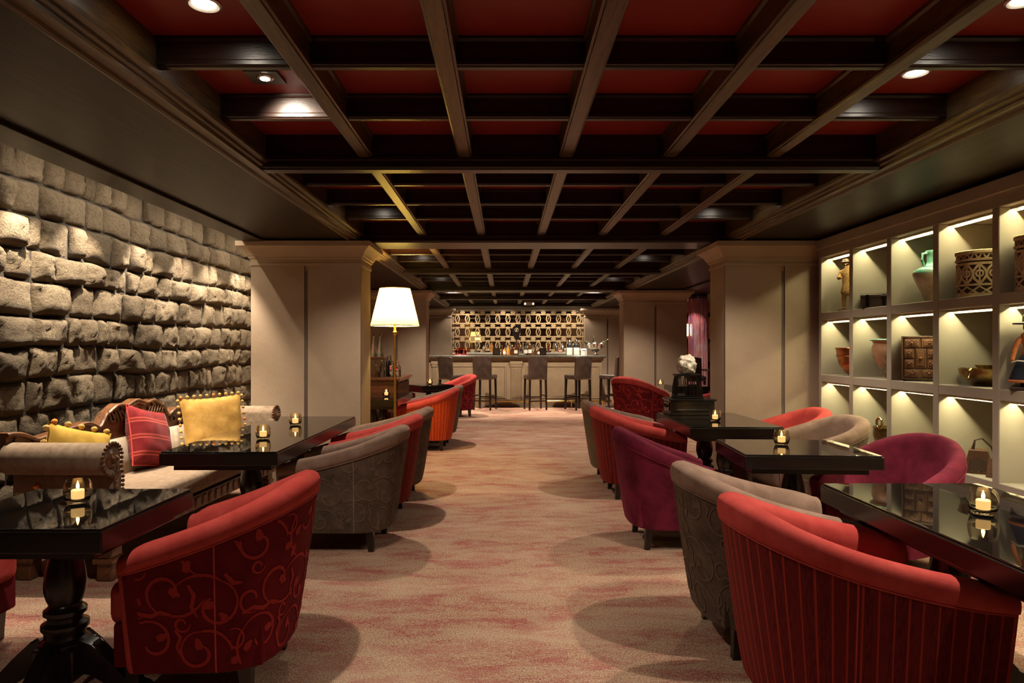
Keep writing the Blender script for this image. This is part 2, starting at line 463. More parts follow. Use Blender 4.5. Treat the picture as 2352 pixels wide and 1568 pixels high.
ZS = 2.385      # underside of soffits and main beams
ZB = 2.453      # underside of long coffer beams
ZP = 2.587      # red coffer panels
struct(MB().box(-3.4, 7.3, -3.7, 19.4, -0.1, 0.0), 'floor', M['carpet'])
ceiling = struct(MB().box(-3.4, 7.3, -3.7, 19.4, 2.60, 2.72), 'ceiling', M['beamx'])
struct(MB().box(-3.4, 7.3, -3.8, -3.6, 0, 2.6), 'wall_back', M['plaster'])
struct(MB().box(7.0, 7.2, 6.6, 19.2, 0, 2.6), 'wall_far_right', M['darkwood'])

mains = [(-0.50, -0.40), (3.96, 4.06), (6.70, 7.15), (9.50, 9.62), (12.32, 12.74), (14.6, 14.72), (17.1, 17.32)]
longx = [-0.81, -0.232, 0.355, 0.955, 1.555]
XL, XR = -1.39, 2.155
# long beams with a beaded edge
lp = [(-.030, 0), (.030, 0), (.033, .007), (.042, .010), (.042, .026), (.036, .032), (.036, .110), (.046, .118), (.046, .147), (-.046, .147), (-.046, .118), (-.036, .110), (-.036, .032), (-.042, .026), (-.042, .010), (-.033, .007)]
segs = [(-3.6, -0.50)] + [(mains[i][1], mains[i + 1][0]) for i in range(len(mains) - 1)]
for (y0, y1) in segs:
    proto = None
    for x in longx:
        if proto is None:
            mb = MB(); mb.prism([(a, ZB + b) for a, b in lp], 'y', y0, y1)
            proto = mb.build('beam', M['beam'], ceiling, 25); proto.location.x = x
        else:
            inst(proto, ceiling, (x, 0, 0))
# cross beams between them, in short lengths
smalls = []
def spaced(a, b, n): return [a + (b - a) * (i + 1) / (n + 1) for i in range(n)]
smalls += [(-2.9), (-2.28), (-1.66), (-1.04)] + [0.25, 0.87, 1.49, 2.11, 2.735, 3.35] + [4.71, 5.34, 5.95] + spaced(7.15, 9.5, 3)[0:0] + [7.62, 8.22, 8.88] + [10.20, 10.82, 11.47] + [13.35, 13.98] + [15.35, 15.95, 16.55]
xs = [XL] + longx + [XR]
cp = [(-.014, 0), (.014, 0), (.017, .006), (.025, .009), (.025, .024), (.020, .030), (.020, .100), (.034, .108), (.034, .126), (-.034, .126), (-.034, .108), (-.020, .100), (-.020, .030), (-.025, .024), (-.025, .009), (-.017, .006)]
protos = {}
for y in smalls:
    for i in range(6):
        a = xs[i] + (0.036 if i else 0); b = xs[i + 1] - (0.036 if i < 5 else 0)
        if i not in protos:
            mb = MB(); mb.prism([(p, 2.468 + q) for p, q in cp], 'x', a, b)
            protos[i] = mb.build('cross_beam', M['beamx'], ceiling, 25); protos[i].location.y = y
        else:
            inst(protos[i], ceiling, (0, y, 0))
# main beams
for (y0, y1) in mains:
    w = y1 - y0
    mp = [(y0 + .012, ZS), (y1 - .012, ZS), (y1 - .006, ZS + .012), (y1, ZS + .016), (y1, ZS + .05), (y1 + .012, ZS + .056), (y1 + .012, ZS + .075), (y1, ZS + .085), (y1, 2.6), (y0, 2.6),
          (y0, ZS + .085), (y0 - .012, ZS + .075), (y0 - .012, ZS + .056), (y0, ZS + .05), (y0, ZS + .016), (y0 + .006, ZS + .012)]
    mb = MB(); mb.prism(mp, 'x', XL - 0.02, XR + 0.02)
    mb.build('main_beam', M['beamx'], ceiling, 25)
# red coffer panels
ally = sorted([(y - .02, y + .02) for y in smalls] + mains)
ppro = {}
for k in range(len(ally) - 1):
    a, b = ally[k][1] - 0.015, ally[k + 1][0] + 0.015
    if b - a < 0.1: continue
    for i in range(6):
        key = (i, round(b - a, 3))
        if key not in ppro:
            mb = MB(); mb.box(xs[i] + (.03 if i else -.02), xs[i + 1] - (.03 if i < 5 else -.02), 0, b - a, ZP, ZP + 0.012)
            ppro[key] = mb.build('coffer_panel', M['redpanel'], ceiling, None); ppro[key].location.y = a
        else:
            inst(ppro[key], ceiling, (0, a, 0))

# soffits along both sides
Y0, Y1 = -3.6, 17.6
def soffit(name, sgn, xin, xout, lip):
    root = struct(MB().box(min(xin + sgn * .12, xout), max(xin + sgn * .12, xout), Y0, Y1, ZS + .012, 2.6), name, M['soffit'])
    X = lambda d: xin + sgn * d
    edge = [(X(.125), ZS + .03), (X(.125), ZS - .002), (X(.112), ZS - .006), (X(.100), ZS - .001), (X(.095), ZS + .010), (X(.050), ZS + .012), (X(.046), ZS + .003), (X(.032), ZS + .003), (X(.028), ZS + .020), (X(.012), ZS + .024), (X(.008), ZS + .038), (X(-.018), ZS + .044),
            (X(-.022), ZS + .060), (X(-.002), ZS + .066), (X(-.002), 2.6), (X(.125), 2.6)]
    mb = MB(); mb.prism(edge, 'y', Y0, Y1); mb.build('edge_moulding', M['beam'], root, 25)
    a, b = sorted((xout, xout - sgn * .21))
    mb = MB(); mb.bbox(a, b, Y0, Y1, ZS - .012, ZS + .03, .008); mb.build('border_strip', M['soffit'], root, 24)
    return root
soffit('ceiling_soffit_left', -1, XL, -2.52, True)
soffit('ceiling_soffit_right', 1, XR, 3.36, False)

# ------------------------------------------------------------------ stone wall
WX = -3.06
wall_left = struct(MB().box(-3.4, WX - .03, -3.7, 19.2, 0, 2.6), 'wall_left', M['plaster'])
mb = MB(); mb.box(WX - .04, WX, -3.6, 8.4, 0.0, 2.6); mb.build('mortar_bed', M['mortar'], wall_left, None)
rs = random.Random(11)
NYs = [i / 9 for i in range(10)]
def course_z(k, y):
    return .10 + CZ[k] + .030 * noise.noise(Vector((y * 1.1, k * 7.3, 0))) * min(1, k) + .014 * noise.noise(Vector((y * 3.7, k * 3.1, 5)))
def stone(ya, yb, lo, hi, flat):
    nx, nz = 13, 11
    pr = rs.uniform(.034, .080) * (0.5 if flat else 1.0)
    seed = rs.uniform(0, 90)
    j = [rs.uniform(-.010, .010) for _ in range(4)]
    rows = []
    lop = rs.uniform(-.25, .25)
    for r in range(nz + 1):
        b = (0, .03, .11, .21, .33, .45, .57, .69, .80, .89, .97, 1)[r]; row = []
        for c in range(nx + 1):
            a = (0, .03, .09, .18, .28, .38, .48, .58, .68, .77, .85, .92, .97, 1)[c]
            y = (1 - b) * ((1 - a) * (ya + j[0]) + a * (yb + j[1])) + b * ((1 - a) * (ya + j[2]) + a * (yb + j[3]))
            z0, z1 = lo(y) + .003, hi(y) - .003
            cut = .10 * (abs(2 * a - 1) ** 6) * (abs(2 * b - 1) ** 6)      # rounded corners
            z = z0 + (z1 - z0) * (b + (.5 - b) * cut)
            u = abs(2 * a - 1); v = abs(2 * b - 1)
            d = (1 - u ** 3) * (1 - v ** 4) * .66 + .34
            if r in (0, nz) or c in (0, nx): d = -.35
            elif r in (1, nz - 1) or c in (1, nx - 1): d = .24 if not (r in (1, nz - 1) and c in (1, nx - 1)) else .12
            x = pr * d
            if d > 0:
                x += (noise.noise(Vector((seed, y * 9, z * 9))) * .020 + noise.noise(Vector((seed + 5, y * 26, z * 26))) * .015 + noise.noise(Vector((seed + 9, y * 55, z * 55))) * .011 + lop * .05 * (a - .5)) * (.5 if flat else 1) * (1 if d > .33 else .35)
            row.append(Vector((WX + x, y, z)))
        rows.append(row)
    mb = MB(); mb.grid(rows)
    return mb.build('stone', M['stone'], wall_left, 60)
heights = [.215, .19, .235, .18, .225, .20, .215, .23, .19, .225, .20, .215]
CZ = [0]
for h in heights: CZ.append(CZ[-1] + h)
for k, h in enumerate(heights):
    y = 3.85 + rs.uniform(-.15, .1)
    flat = CZ[k] < .80
    lo = lambda yy, k=k: course_z(k, yy)
    hi = lambda yy, k=k: course_z(k + 1, yy)
    while y < 8.35:
        w = rs.choice([.13, .16, .19, .20, .23, .27, .32, .38]) * rs.uniform(.9, 1.1)
        stone(y + .0045, y + w - .0045, lo, hi, flat or rs.random() < .18)
        y += w
# coarse stone rows nearer than the camera sees, joined
mb = MB(); z = .10
for h in heights:
    y = -3.5
    while y < 3.72:
        w = rs.uniform(.22, .42)
        w = min(w, 3.80 - y)
        mb.bbox(WX - .02, WX + rs.uniform(.03, .06), y + .004, y + w - .004, z + .004, z + h - .004, .02, 1)
        y += w
    z += h
o = mb.build('stone_courses', M['stone'], wall_left, 40); o['kind'] = 'stuff'
struct(MB().bbox(WX - .03, WX + .10, -3.6, 8.4, 0, .095, .01), 'baseboard_left', M['plastertrim'])

# ------------------------------------------------------------------ columns
def column(name, x0, x1, y0, y1, gx, label, ztop=2.378):
    mb = MB(); mb.box(x0, x1, y0 + .018, y1, 0, ztop)
    root = struct(mb, name, M['plaster'])
    root['label'] = label
    for a, b in ((x0, gx - .018), (gx + .018, x1)):
        m2 = MB(); m2.box(a, b, y0, y0 + .03, 0, 2.17); m2.build('front_panel', M['plaster'], root, None)
    m2 = MB(); m2.box(gx - .019, gx + .019, y0 + .012, y0 + .02, 0.05, 2.10); m2.build('groove', M['groove'], root, None)
    prof = [(0.0, 2.150), (.012, 2.152), (.014, 2.176), (.006, 2.182), (.006, 2.215), (.020, 2.222), (.022, 2.238), (.032, 2.246), (.040, 2.262), (.058, 2.292), (.086, 2.318), (.100, 2.328), (.112, 2.332), (.112, ztop), (0.0, ztop)]
    rows = [[Vector((x0 - p, y0 - p, z)), Vector((x1 + p, y0 - p, z)), Vector((x1 + p, y1 + p, z)), Vector((x0 - p, y1 + p, z))] for p, z in prof]
    m3 = MB(); m3.grid(rows, cu=True); m3.build('capital', M['plastertrim'], root, 24)
    return root
column('column_near_left', -2.475, -1.408, 6.65, 7.14, -1.94, 'broad plastered column beside the stone wall')
column('column_near_right', 2.146, 3.27, 6.65, 7.14, 2.71, 'broad plastered column beside the display shelves')
column('column_far_left', -2.48, -1.42, 12.25, 12.74, -1.95, 'far plastered column behind the floor lamp')
column('column_far_right', 2.132, 3.265, 12.25, 12.74, 2.70, 'far plastered column behind the white rock')
column('pilaster_left', -2.55, -1.41, 17.78, 18.3, -1.98, 'plastered pilaster at the left end of the lattice')
column('pilaster_right', 2.085, 3.26, 17.78, 18.3, 2.67, 'plastered pilaster at the right end of the lattice')
struct(MB().box(-3.2, 3.4, 18.2, 18.4, 0, 2.6), 'wall_front', M['plaster'])
struct(MB().box(3.36, 7.2, 18.95, 19.2, 0, 2.6), 'wall_front_right', M['redwood'])
struct(MB().box(3.46, 3.6, -3.6, 6.62, 0, 2.6), 'wall_right', M['plaster'])
struct(MB().box(3.26, 3.6, 6.56, 6.66, 0, 2.6), 'wall_right_return', M['plaster'])
# panelling rails of the far wood wall
mb = MB()
for z in (.9, 1.55, 2.2): mb.box(3.4, 7.0, 18.9, 18.95, z, z + .05)
for k in range(6): mb.box(3.7 + k * .6, 3.76 + k * .6, 18.91, 18.95, 0, 2.6)
mb.build('panel_rail', M['darkwood'], bpy.data.objects['wall_front_right'], None)

# ------------------------------------------------------------------ downlights with lamps, some of them added
def spot(parent, loc, target, w, ang, blend, col, r=.03):
    L = bpy.data.lights.new('spot', 'SPOT')
    L.energy = w; L.color = col; L.spot_size = R(ang); L.spot_blend = blend; L.shadow_soft_size = r
    o = bpy.data.objects.new('spot_lamp', L); COL.objects.link(o)
    d = Vector(target) - Vector(loc)
    o.rotation_euler = d.to_track_quat('-Z', 'Y').to_euler()
    o.parent = parent
    o.location = Vector(loc) - Vector(parent.location)
    return o
def downlight(x, y, label, w=1.0, tgt=None, ang=118, square=False, r=.028):
    zc = ZP
    t = thing('downlight', label, 'ceiling light', (x, y, zc), group='recessed ceiling lights')
    mb = MB()
    if square:
        mb.bbox(-.075, .075, -.075, .075, -.012, .0, .004)
        mb.build('bezel', M['blackplastic'], t, 30)
        mb = MB(); mb.lathe([(0, -.016), (.034, -.016), (.040, -.010), (.040, 0)], 20); mb.build('housing', M['chrome'], t, 40)
        mb = MB(); mb.lathe([(0, -.019), (.020, -.0185), (.022, -.0162)], 20); mb.build('lens', M['bulb'], t, 40)
    else:
        mb = MB(); mb.lathe([(.036, -.004), (.052, -.010), (.060, -.006), (.060, .0), (.036, .0)], 24, close=False); mb.build('bezel', M['whitemetal'], t, 40)
        mb = MB(); mb.lathe([(0, -.010), (.030, -.008), (.037, -.003)], 20); mb.build('lens', M['bulb'], t, 60)
    spot(t, (x, y, zc - .045), tgt or (x, y, 0), SPOT_W * w, ang, .75, SPOT_COL, r)
    return t
dl = [(-1.08, 2.45, 'lit recessed light in red coffer above near left table', .95, None),
      (1.84, 2.42, 'lit recessed light at top edge above near right table', .95, None),
      (1.84, 3.06, 'lit recessed light in red coffer above plum armchair', .95, None),
      (-1.10, 5.64, 'recessed light above long table by sofa', 1.0, None),
      (1.86, 5.64, 'recessed light above table with dark box', 1.0, None),
      (-1.10, 8.55, 'recessed light above table by floor lamp', .9, None),
      (1.86, 8.55, 'recessed light between the two right columns', .9, None),
      (-1.10, 11.1, 'recessed light above small table by far left column', 1.3, None),
      (1.86, 11.1, 'recessed light above red brocade armchair on right', 1.4, None),
      (-1.10, 13.65, 'recessed light above bar stools on left', 2.5, (-.7, 15.1, 0)),
      (1.86, 13.65, 'recessed light above bar stools on right', 2.5, (1.4, 15.1, 0)),
      (-1.10, 15.65, 'recessed light above left end of bar', 2.4, None),
      (1.86, 15.65, 'recessed light above right end of bar', 2.4, None),
      (0.36, 16.25, 'recessed light above middle of bar', 2.0, None),
      (-1.10, -.0, 'added recessed light behind camera on left', .45, None),  # this and the next two: unseen lamps added for fill light
      (1.86, -.0, 'added recessed light behind camera on right', .45, None),
      (0.1, -2.0, 'added recessed light behind camera in middle', .4, None),
      (5.2, 9.5, 'recessed light in side room near', .8, None),
      (4.6, 14.5, 'recessed light in side room far', .8, None)]
for x, y, lab, w, tg in dl: downlight(x, y, lab, w, tg)
downlight(-1.09, 3.10, 'square adjustable spotlight tilted in red coffer on left', .28, (-.6, 4.4, 1.6), 95, True)
for x, lab in ((-1.05, 'added recessed light over left end of the lattice'), (.0, 'added recessed light over lattice, left of middle'), (.95, 'added recessed light over lattice, right of middle'), (1.8, 'added recessed light over right end of the lattice')):
    t_ = downlight(x, 17.60, lab, .33, (x, 18.05, 0), 125)  # lamps added here to brighten the lattice
# spotlights and an LED line hidden in the slot between soffit and stone wall
nth = ['nearest to the camera', 'second from the camera', 'third from the camera', 'fourth from the camera', 'fifth from the camera', 'farthest, by the column']
for k, y in enumerate((4.15, 4.85, 5.6, 6.3, 7.0, 7.7)):
    t = thing('wall_washer', 'small spotlight in the slot over the stone wall, ' + nth[k], 'ceiling light', (-2.74, y, 2.60), group='spotlights in the slot over the stone wall')
    mb = MB(); mb.lathe([(0, -.05), (.024, -.05), (.028, -.04), (.028, 0)], 16); mb.build('housing', M['iron'], t, 40)
    mb = MB(); mb.lathe([(0, -.054), (.018, -.053), (.022, -.0502)], 16); mb.build('lens', M['bulb'], t, 60)
    spot(t, (-2.74, y, 2.535), (-2.94 - .03 * (k % 2), y + (.25, -.1, .15, .3, 0, .1)[k], .6), GRAZE_W, 76, .5, GRAZE_COL, .012)
t = thing('led_line', 'warm LED line in the slot above the stone wall', 'ceiling light', (-2.64, 6.0, 2.60))
MB().box(-.012, .012, -2.2, 2.2, -.018, 0).build('channel', M['whitemetal'], t, None)
L = bpy.data.lights.new('led line', 'AREA'); L.shape = 'RECTANGLE'; L.size = .02; L.size_y = 4.3; L.energy = GRAZE_STRIP_W; L.color = GRAZE_COL
lo = bpy.data.objects.new('led_line_lamp', L); COL.objects.link(lo); lo.parent = t; lo.location = (0, 0, -.021); lo.rotation_euler = (0, R(28), 0)

# ------------------------------------------------------------------ mirror wall, lattice, bar
mr = thing('wall_mirror', 'large mirror behind the gilt lattice over the back bar', 'mirror', (.35, 18.19, 1.24))
MB().box(-1.74, 1.72, -.02, 0, 0, 1.10).build('mirror_glass', M['mirror'], mr, None)
mb = MB(); mb.box(-1.75, 1.73, -.06, 0, 1.085, 1.14); mb.box(-1.75, -1.70, -.06, 0, 0, 1.09); mb.box(1.69, 1.73, -.06, 0, 0, 1.09)
mb.build('frame', M['plastertrim'], mr, None)
lat = thing('lattice_screen', 'gilt lattice of linked rings in front of the back bar mirror', 'lattice', (.345, 18.08, 1.26))
# local: x -1.62..1.62, z 0..1.05 ; rings in three rows
PX, NR = .268, 13
rowz = (.16, .51, .86)
def ring2(mb, cx, cz, ax, az, w, d):
    n = 20; rows = []
    for k in range(n):
        a = 2 * PI * k / n
        c, s_ = math.cos(a), math.sin(a)
        rows.append([(cx + ax * c, -d, cz + az * s_), (cx + (ax - w) * c, -d, cz + (az - w) * s_), (cx + (ax - w) * c, d, cz + (az - w) * s_), (cx + ax * c, d, cz + az * s_)])
    rows.append(rows[0]); mb.grid([[Vector(p) for p in r] for r in rows], cu=True)
rproto = None
for zc in rowz:
    for k in range(NR):
        x = (k - 6) * PX
        if rproto is None:
            mb = MB(); ring2(mb, 0, 0, .068, .112, .027, .012)
            mb.tube([(-.018, 0, -.10), (-.014, 0, -.04), (.014, 0, .04), (.018, 0, .10)], .008, 6)
            rproto = mb.build('ring', M['lattice'], lat, 40); rproto.location = (x, 0, zc)
        else: inst(rproto, lat, (x, 0, zc))
bproto = cproto = None
for zc in (.16, .51, .86):
    for sg in (-1, 1):
        zz = zc + sg * .118
        for k in range(NR):
            x = (k - 6) * PX
            if bproto is None:
                mb = MB(); mb.box(-.134, .134, -.010, .010, -.016, .016); mb.box(-.045, .045, -.011, .011, -.026, .026)
                bproto = mb.build('bar', M['lattice'], lat, None); bproto.location = (x, 0, zz)
            else: inst(bproto, lat, (x, 0, zz))
for zc in (-.015, .335, .685, 1.03):
    for k in range(NR - 1):
        x = (k - 5.5) * PX
        if cproto is None:
            mb = MB(); mb.box(-.050, .050, -.010, .010, -.060, .060); mb.box(-.066, .066, -.010, .010, -.016, .016)
            cproto = mb.build('connector', M['lattice'], lat, None); cproto.location = (x, 0, zc)
        else: inst(cproto, lat, (x, 0, zc))
bb = thing('back_bar', 'cream topped back counter under the lattice', 'counter', (.35, 17.75, 0))
MB().bbox(-1.70, 1.70, -.30, .28, 1.19, 1.235, .008).build('worktop', M['white'], bb, 30)
MB().box(-1.68, 1.68, -.25, .28, 0, 1.19).build('carcass', M['barpaint'], bb, None)
bar = thing('bar_counter', 'long panelled bar with dark stone counter and fluted pilasters', 'bar', (0, 15.7, 0))
MB().box(-2.6, 2.22, 0, .45, 0.0, 1.12).build('body', M['barpaint'], bar, None)
MB().box(1.80, 2.22, .45, 1.5, 0, 1.12).build('return_wing', M['barpaint'], bar, None)
mb = MB(); mb.bbox(-2.7, 2.30, -.16, .60, 1.125, 1.185, .022, 3); mb.bbox(1.70, 2.30, .55, 1.52, 1.125, 1.185, .022, 3)
mb.build('counter_top', M['counter'], bar, 40)
mb = MB(); mb.prism([(-.10, 1.125), (-.07, 1.10), (-.04, 1.09), (-.025, 1.06), (0.01, 1.05), (.01, 1.125)], 'x', -2.65, 2.26); mb.build('cornice', M['barpaint'], bar, 24)
MB().box(-2.6, 2.24, -.02, .02, 0, .13).build('plinth', M['barpaint'], bar, None)
def frame(x0, x1, z0, z1, w=.035, d=.018, y=0.0):
    mb = MB()
    for a, b, c, e in ((x0, x1, z0, z0 + w), (x0, x1, z1 - w, z1), (x0, x0 + w, z0 + w, z1 - w), (x1 - w, x1, z0 + w, z1 - w)):
        mb.bbox(a, b, y - d, y + .004, c, e, .006, 1)
    return mb
for x0, x1 in ((-2.5, -1.72), (-1.52, .03), (.48, 1.86), (1.95, 2.17)):
    p = MB().box(x0 + .05, x1 - .05, -.006, .004, .24, .90).build('panel', M['barpaint'], bar, None)
    frame(x0, x1, .19, .95).build('panel_moulding', M['barpaint'], bar, 24)
for x in (-1.62, .256, 1.905):
    mb = MB(); hw = .115 if x == .256 else .05
    n = 6 if x == .256 else 3
    mb.box(x - hw, x + hw, -.022, .004, .13, .92)
    for k in range(n):
        q = x - hw + (k + .5) * 2 * hw / n
        mb.bbox(q - hw / n * .6, q + hw / n * .6, -.034, -.015, .18, .88, .008, 1)
    mb.box(x - hw - .015, x + hw + .015, -.04, .004, .92, .98); mb.box(x - hw - .03, x + hw + .03, -.05, .004, .98, 1.05)
    mb.build('fluted_pilaster', M['barpaint'], bar, 24)
rail = thing('foot_rail', 'polished brass foot rail along the bottom of the bar', 'rail', (0, 15.42, 0))
MB().tube([(-2.4, 0, .145), (2.32, 0, .145), (2.42, .08, .145), (2.44, .5, .145)], .022, 10).build('tube', M['brass'], rail, 60)
for x in (-1.75, -.62, .55, 1.5, 2.2):
    mb = MB(); mb.lathe([(.035, 0), (.032, .012), (.014, .022), (.012, .12), (.026, .135), (.026, .155), (.0, .168)], 14, (x, 0, 0)); mb.tube([(x, 0, .145), (x, .26, .145)], .010, 8)
    mb.build('bracket', M['brass'], rail, 50)
# emergency lamp on the back beam
em = thing('emergency_light', 'twin headed emergency lamp on the beam above the bar', 'emergency light', (.60, 17.08, 2.395))
MB().bbox(-.14, .14, -.05, .0, 0, .10, .012).build('case', M['white'], em, 30)
MB().bbox(-.16, .16, -.06, .01, -.02, .012, .006).build('bracket', M['blackplastic'], em, 30)
for s_ in (-1, 1):
    mb = MB(); mb.sphere((s_ * .10, -.075, .06), .042, 14, 9); hd = mb.build('lamp_head', M['chrome'], em, 60)
    MB().sphere((s_ * .10, -.112, .056), .022, 12, 8).build('bulb', M['bulbsoft'], hd, 60)

# ------------------------------------------------------------------ display shelves
shelf = thing('display_shelves', 'greige built-in wall shelving with lit open compartments', 'shelving', (3.0, 0, 0))
dv = [(6.48, 6.53), (5.890, 5.954), (5.305, 5.370), (4.724, 4.790), (4.145, 4.207), (3.56, 3.625), (2.975, 3.04), (2.39, 2.455), (1.805, 1.87)]
bz = [(0, .06), (.46, .53), (1.03, 1.10), (1.613, 1.684)]
SD = .44
MB().box(SD - .02, SD, 1.80, 6.53, 0, 2.30).build('back_panel', M['shelf'], shelf, None)
for a, b in dv: MB().bbox(0, SD - .02, a, b, 0, 2.206, .004, 1).build('divider', M['shelf'], shelf, 24)
for a, b in bz: MB().bbox(.002, SD - .02, 1.80, 6.53, a, b, .004, 1).build('shelf_board', M['shelf'], shelf, 24)
MB().bbox(0, SD - .02, 1.80, 6.53, 2.206, 2.29, .004, 1).build('header', M['shelf'], shelf, 24)
mb = MB(); mb.bbox(-.022, SD - .02, 1.80, 6.55, 2.285, 2.375, .006, 1); mb.build('cornice', M['shelf'], shelf, 24)
strip = None
for i in range(7):
    y1c, y0c = dv[i][0], dv[i + 1][1]
    for zt in (2.206, 1.613, 1.03):
        w = y1c - y0c
        mb = None
        if strip is None:
            mb = MB(); mb.box(.084, .092, -.245, .245, -.002, 0); strip = mb.build('light_strip', M['led'], shelf, None)
            mb = MB(); mb.box(.106, .112, -.257, .257, -.026, 0); mb.box(.064, .068, -.257, .257, -.016, 0); lipo = mb.build('strip_lip', M['shelf'], shelf, None)
            strip.location = lipo.location = (0, (y0c + y1c) / 2, zt)
        else:
            inst(strip, shelf, (0, (y0c + y1c) / 2, zt)); inst(lipo, shelf, (0, (y0c + y1c) / 2, zt))
        L = bpy.data.lights.new('strip', 'AREA'); L.shape = 'RECTANGLE'; L.size = .007; L.size_y = .48; L.energy = STRIP_W; L.color = STRIP_COL
        lo = bpy.data.objects.new('strip_lamp', L); COL.objects.link(lo); lo.parent = shelf; lo.location = (.088, (y0c + y1c) / 2, zt - .0035)
# ================================================================== TUB CHAIRS
def chair_geom(F=.38, w=.345, b=.36, y0=.04, arm=.61, back=.81, zb=.14, n=2.35, powr=1.45, nb=2.9):
    """stations round the U: list of dicts with plan top/bottom points, normals, heights"""
    tops = []; bots = []
    def plan(F, w, y0, b, n):
        pts = []
        for i in range(9): pts.append((w, -F + (y0 + F) * i / 9))
        for i in range(25):
            th = PI * i / 24; c, s_ = math.cos(th), math.sin(th)
            pts.append((w * math.copysign(abs(c) ** (2 / n), c), y0 + b * abs(s_) ** (2 / n)))
        for i in range(9): pts.append((-w, y0 - (y0 + F) * (i + 1) / 9))
        return [Vector((p[0], p[1], 0)) for p in pts]
    T = plan(F, w, y0, b, n); B = plan(F - .02, w - .045, y0 - .01, b - .085, nb)
    m = len(T); N = []
    for i in range(m):
        t = (T[min(i + 1, m - 1)] - T[max(i - 1, 0)]).normalized()
        N.append(Vector((t.y, -t.x, 0)))
    H = []
    for i in range(m):
        k = max(0, min(1, (T[i].y + F) / (F + y0 + b)))
        H.append(arm + (back - arm) * k ** powr)
    L = [0]
    for i in range(1, m): L.append(L[-1] + (T[i] - T[i - 1]).length)
    return T, B, N, H, L, zb

def shell_point(G, u, z):
    """point on the outer panel at distance u round it, height z; and its normal"""
    T, B, N, H, L, zb = G
    u = max(0, min(L[-1] - 1e-6, u))
    i = 0
    while L[i + 1] < u: i += 1
    f = (u - L[i]) / max(1e-9, L[i + 1] - L[i])
    t = T[i].lerp(T[i + 1], f); b = B[i].lerp(B[i + 1], f); n = N[i].lerp(N[i + 1], f).normalized()
    h = H[i] + (H[i + 1] - H[i]) * f - .085
    k = (z - zb) / (h - zb); kk = max(0, k) ** .85
    p = b.lerp(t, kk); p.z = z
    return p, n, h

# scroll pattern, as (u, z) polylines in a repeat of 0.40 x 0.36
def spiral(cx, cz, r0, r1, a0, a1, n=16):
    return [(cx + (r0 + (r1 - r0) * i / n) * math.cos(R(a0 + (a1 - a0) * i / n)), cz + (r0 + (r1 - r0) * i / n) * math.sin(R(a0 + (a1 - a0) * i / n))) for i in range(n + 1)]
def scrolls():
    c = []
    A = lambda cx, cz, r0, r1, a0, a1, w: c.append((spiral(cx, cz, r0, r1, a0, a1), w))
    A(.085, .105, .030, .085, 210, 520, .010); A(.085, .105, .085, .14, 160, 260, .009)
    A(.245, .065, .026, .075, 60, -280, .010); A(.245, .065, .075, .12, -280, -360, .009)
    A(.305, .225, .030, .090, 120, 440, .010); A(.305, .225, .09, .15, 80, 150, .009)
    A(.140, .275, .026, .080, -40, 280, .010); A(.14, .275, .08, .13, 280, 350, .009)
    A(.030, .235, .02, .05, 0, 300, .009); A(.375, .10, .018, .045, 180, 480, .008)
    A(.19, .165, .012, .030, 0, 360, .008); A(.05, .345, .012, .026, 0, 360, .008)
    c.append(([(.00, .19), (.04, .205), (.085, .195), (.12, .21), (.155, .20)], .013))
    c.append(([(.165, .145), (.185, .12), (.17, .085), (.185, .05)], .012))
    c.append(([(.215, .30), (.235, .265), (.225, .225), (.245, .19)], .013))
    c.append(([(.335, .335), (.365, .30), (.395, .30)], .015))
    for (x, z, a) in ((.10, .115, 20), (.25, .075, 100), (.30, .235, 200), (.15, .285, -30), (.205, .345, 70), (.36, .03, 0), (.015, .06, 45), (.345, .17, 130)):
        d = R(a); c.append(([(x, z), (x + .018 * math.cos(d), z + .018 * math.sin(d)), (x + .042 * math.cos(d), z + .042 * math.sin(d))], .024))
    return c
def brocade(G, u0, u1, sc_=1.0):
    mb = MB(); TW, TH = .40 * sc_, .36 * sc_
    for a in range(int(G[4][-1] / TW) + 1):
        for bq in range(3):
            for (pts, wd) in scrolls():
                P = []
                off = (TW * .5 if bq % 2 else 0)
                for (x, z) in pts:
                    P.append((a * TW + x * sc_ - off, .15 + bq * TH + z * sc_))
                rowl = []
                for i, (u, z) in enumerate(P):
                    du = P[min(i + 1, len(P) - 1)][0] - P[max(i - 1, 0)][0]; dz = P[min(i + 1, len(P) - 1)][1] - P[max(i - 1, 0)][1]
                    l = math.hypot(du, dz) or 1
                    k = i / (len(P) - 1); ww = wd * sc_ * (.35 + .65 * math.sin(PI * min(1, .15 + .85 * k))) * .62
                    a1 = (u - dz / l * ww, z + du / l * ww); a2 = (u + dz / l * ww, z - du / l * ww)
                    q1, n1, h1 = shell_point(G, *a1); q2, n2, h2 = shell_point(G, *a2)
                    ok = u0 + .012 < min(a1[0], a2[0]) and max(a1[0], a2[0]) < u1 - .012 and min(a1[1], a2[1]) > .155 and a1[1] < h1 - .012 and a2[1] < h2 - .012
                    if ok: rowl.append([q1 + n1 * .0025, q2 + n2 * .0025])
                    else:
                        if len(rowl) > 1: mb.grid(rowl)
                        rowl = []
                if len(rowl) > 1: mb.grid(rowl)
    return mb

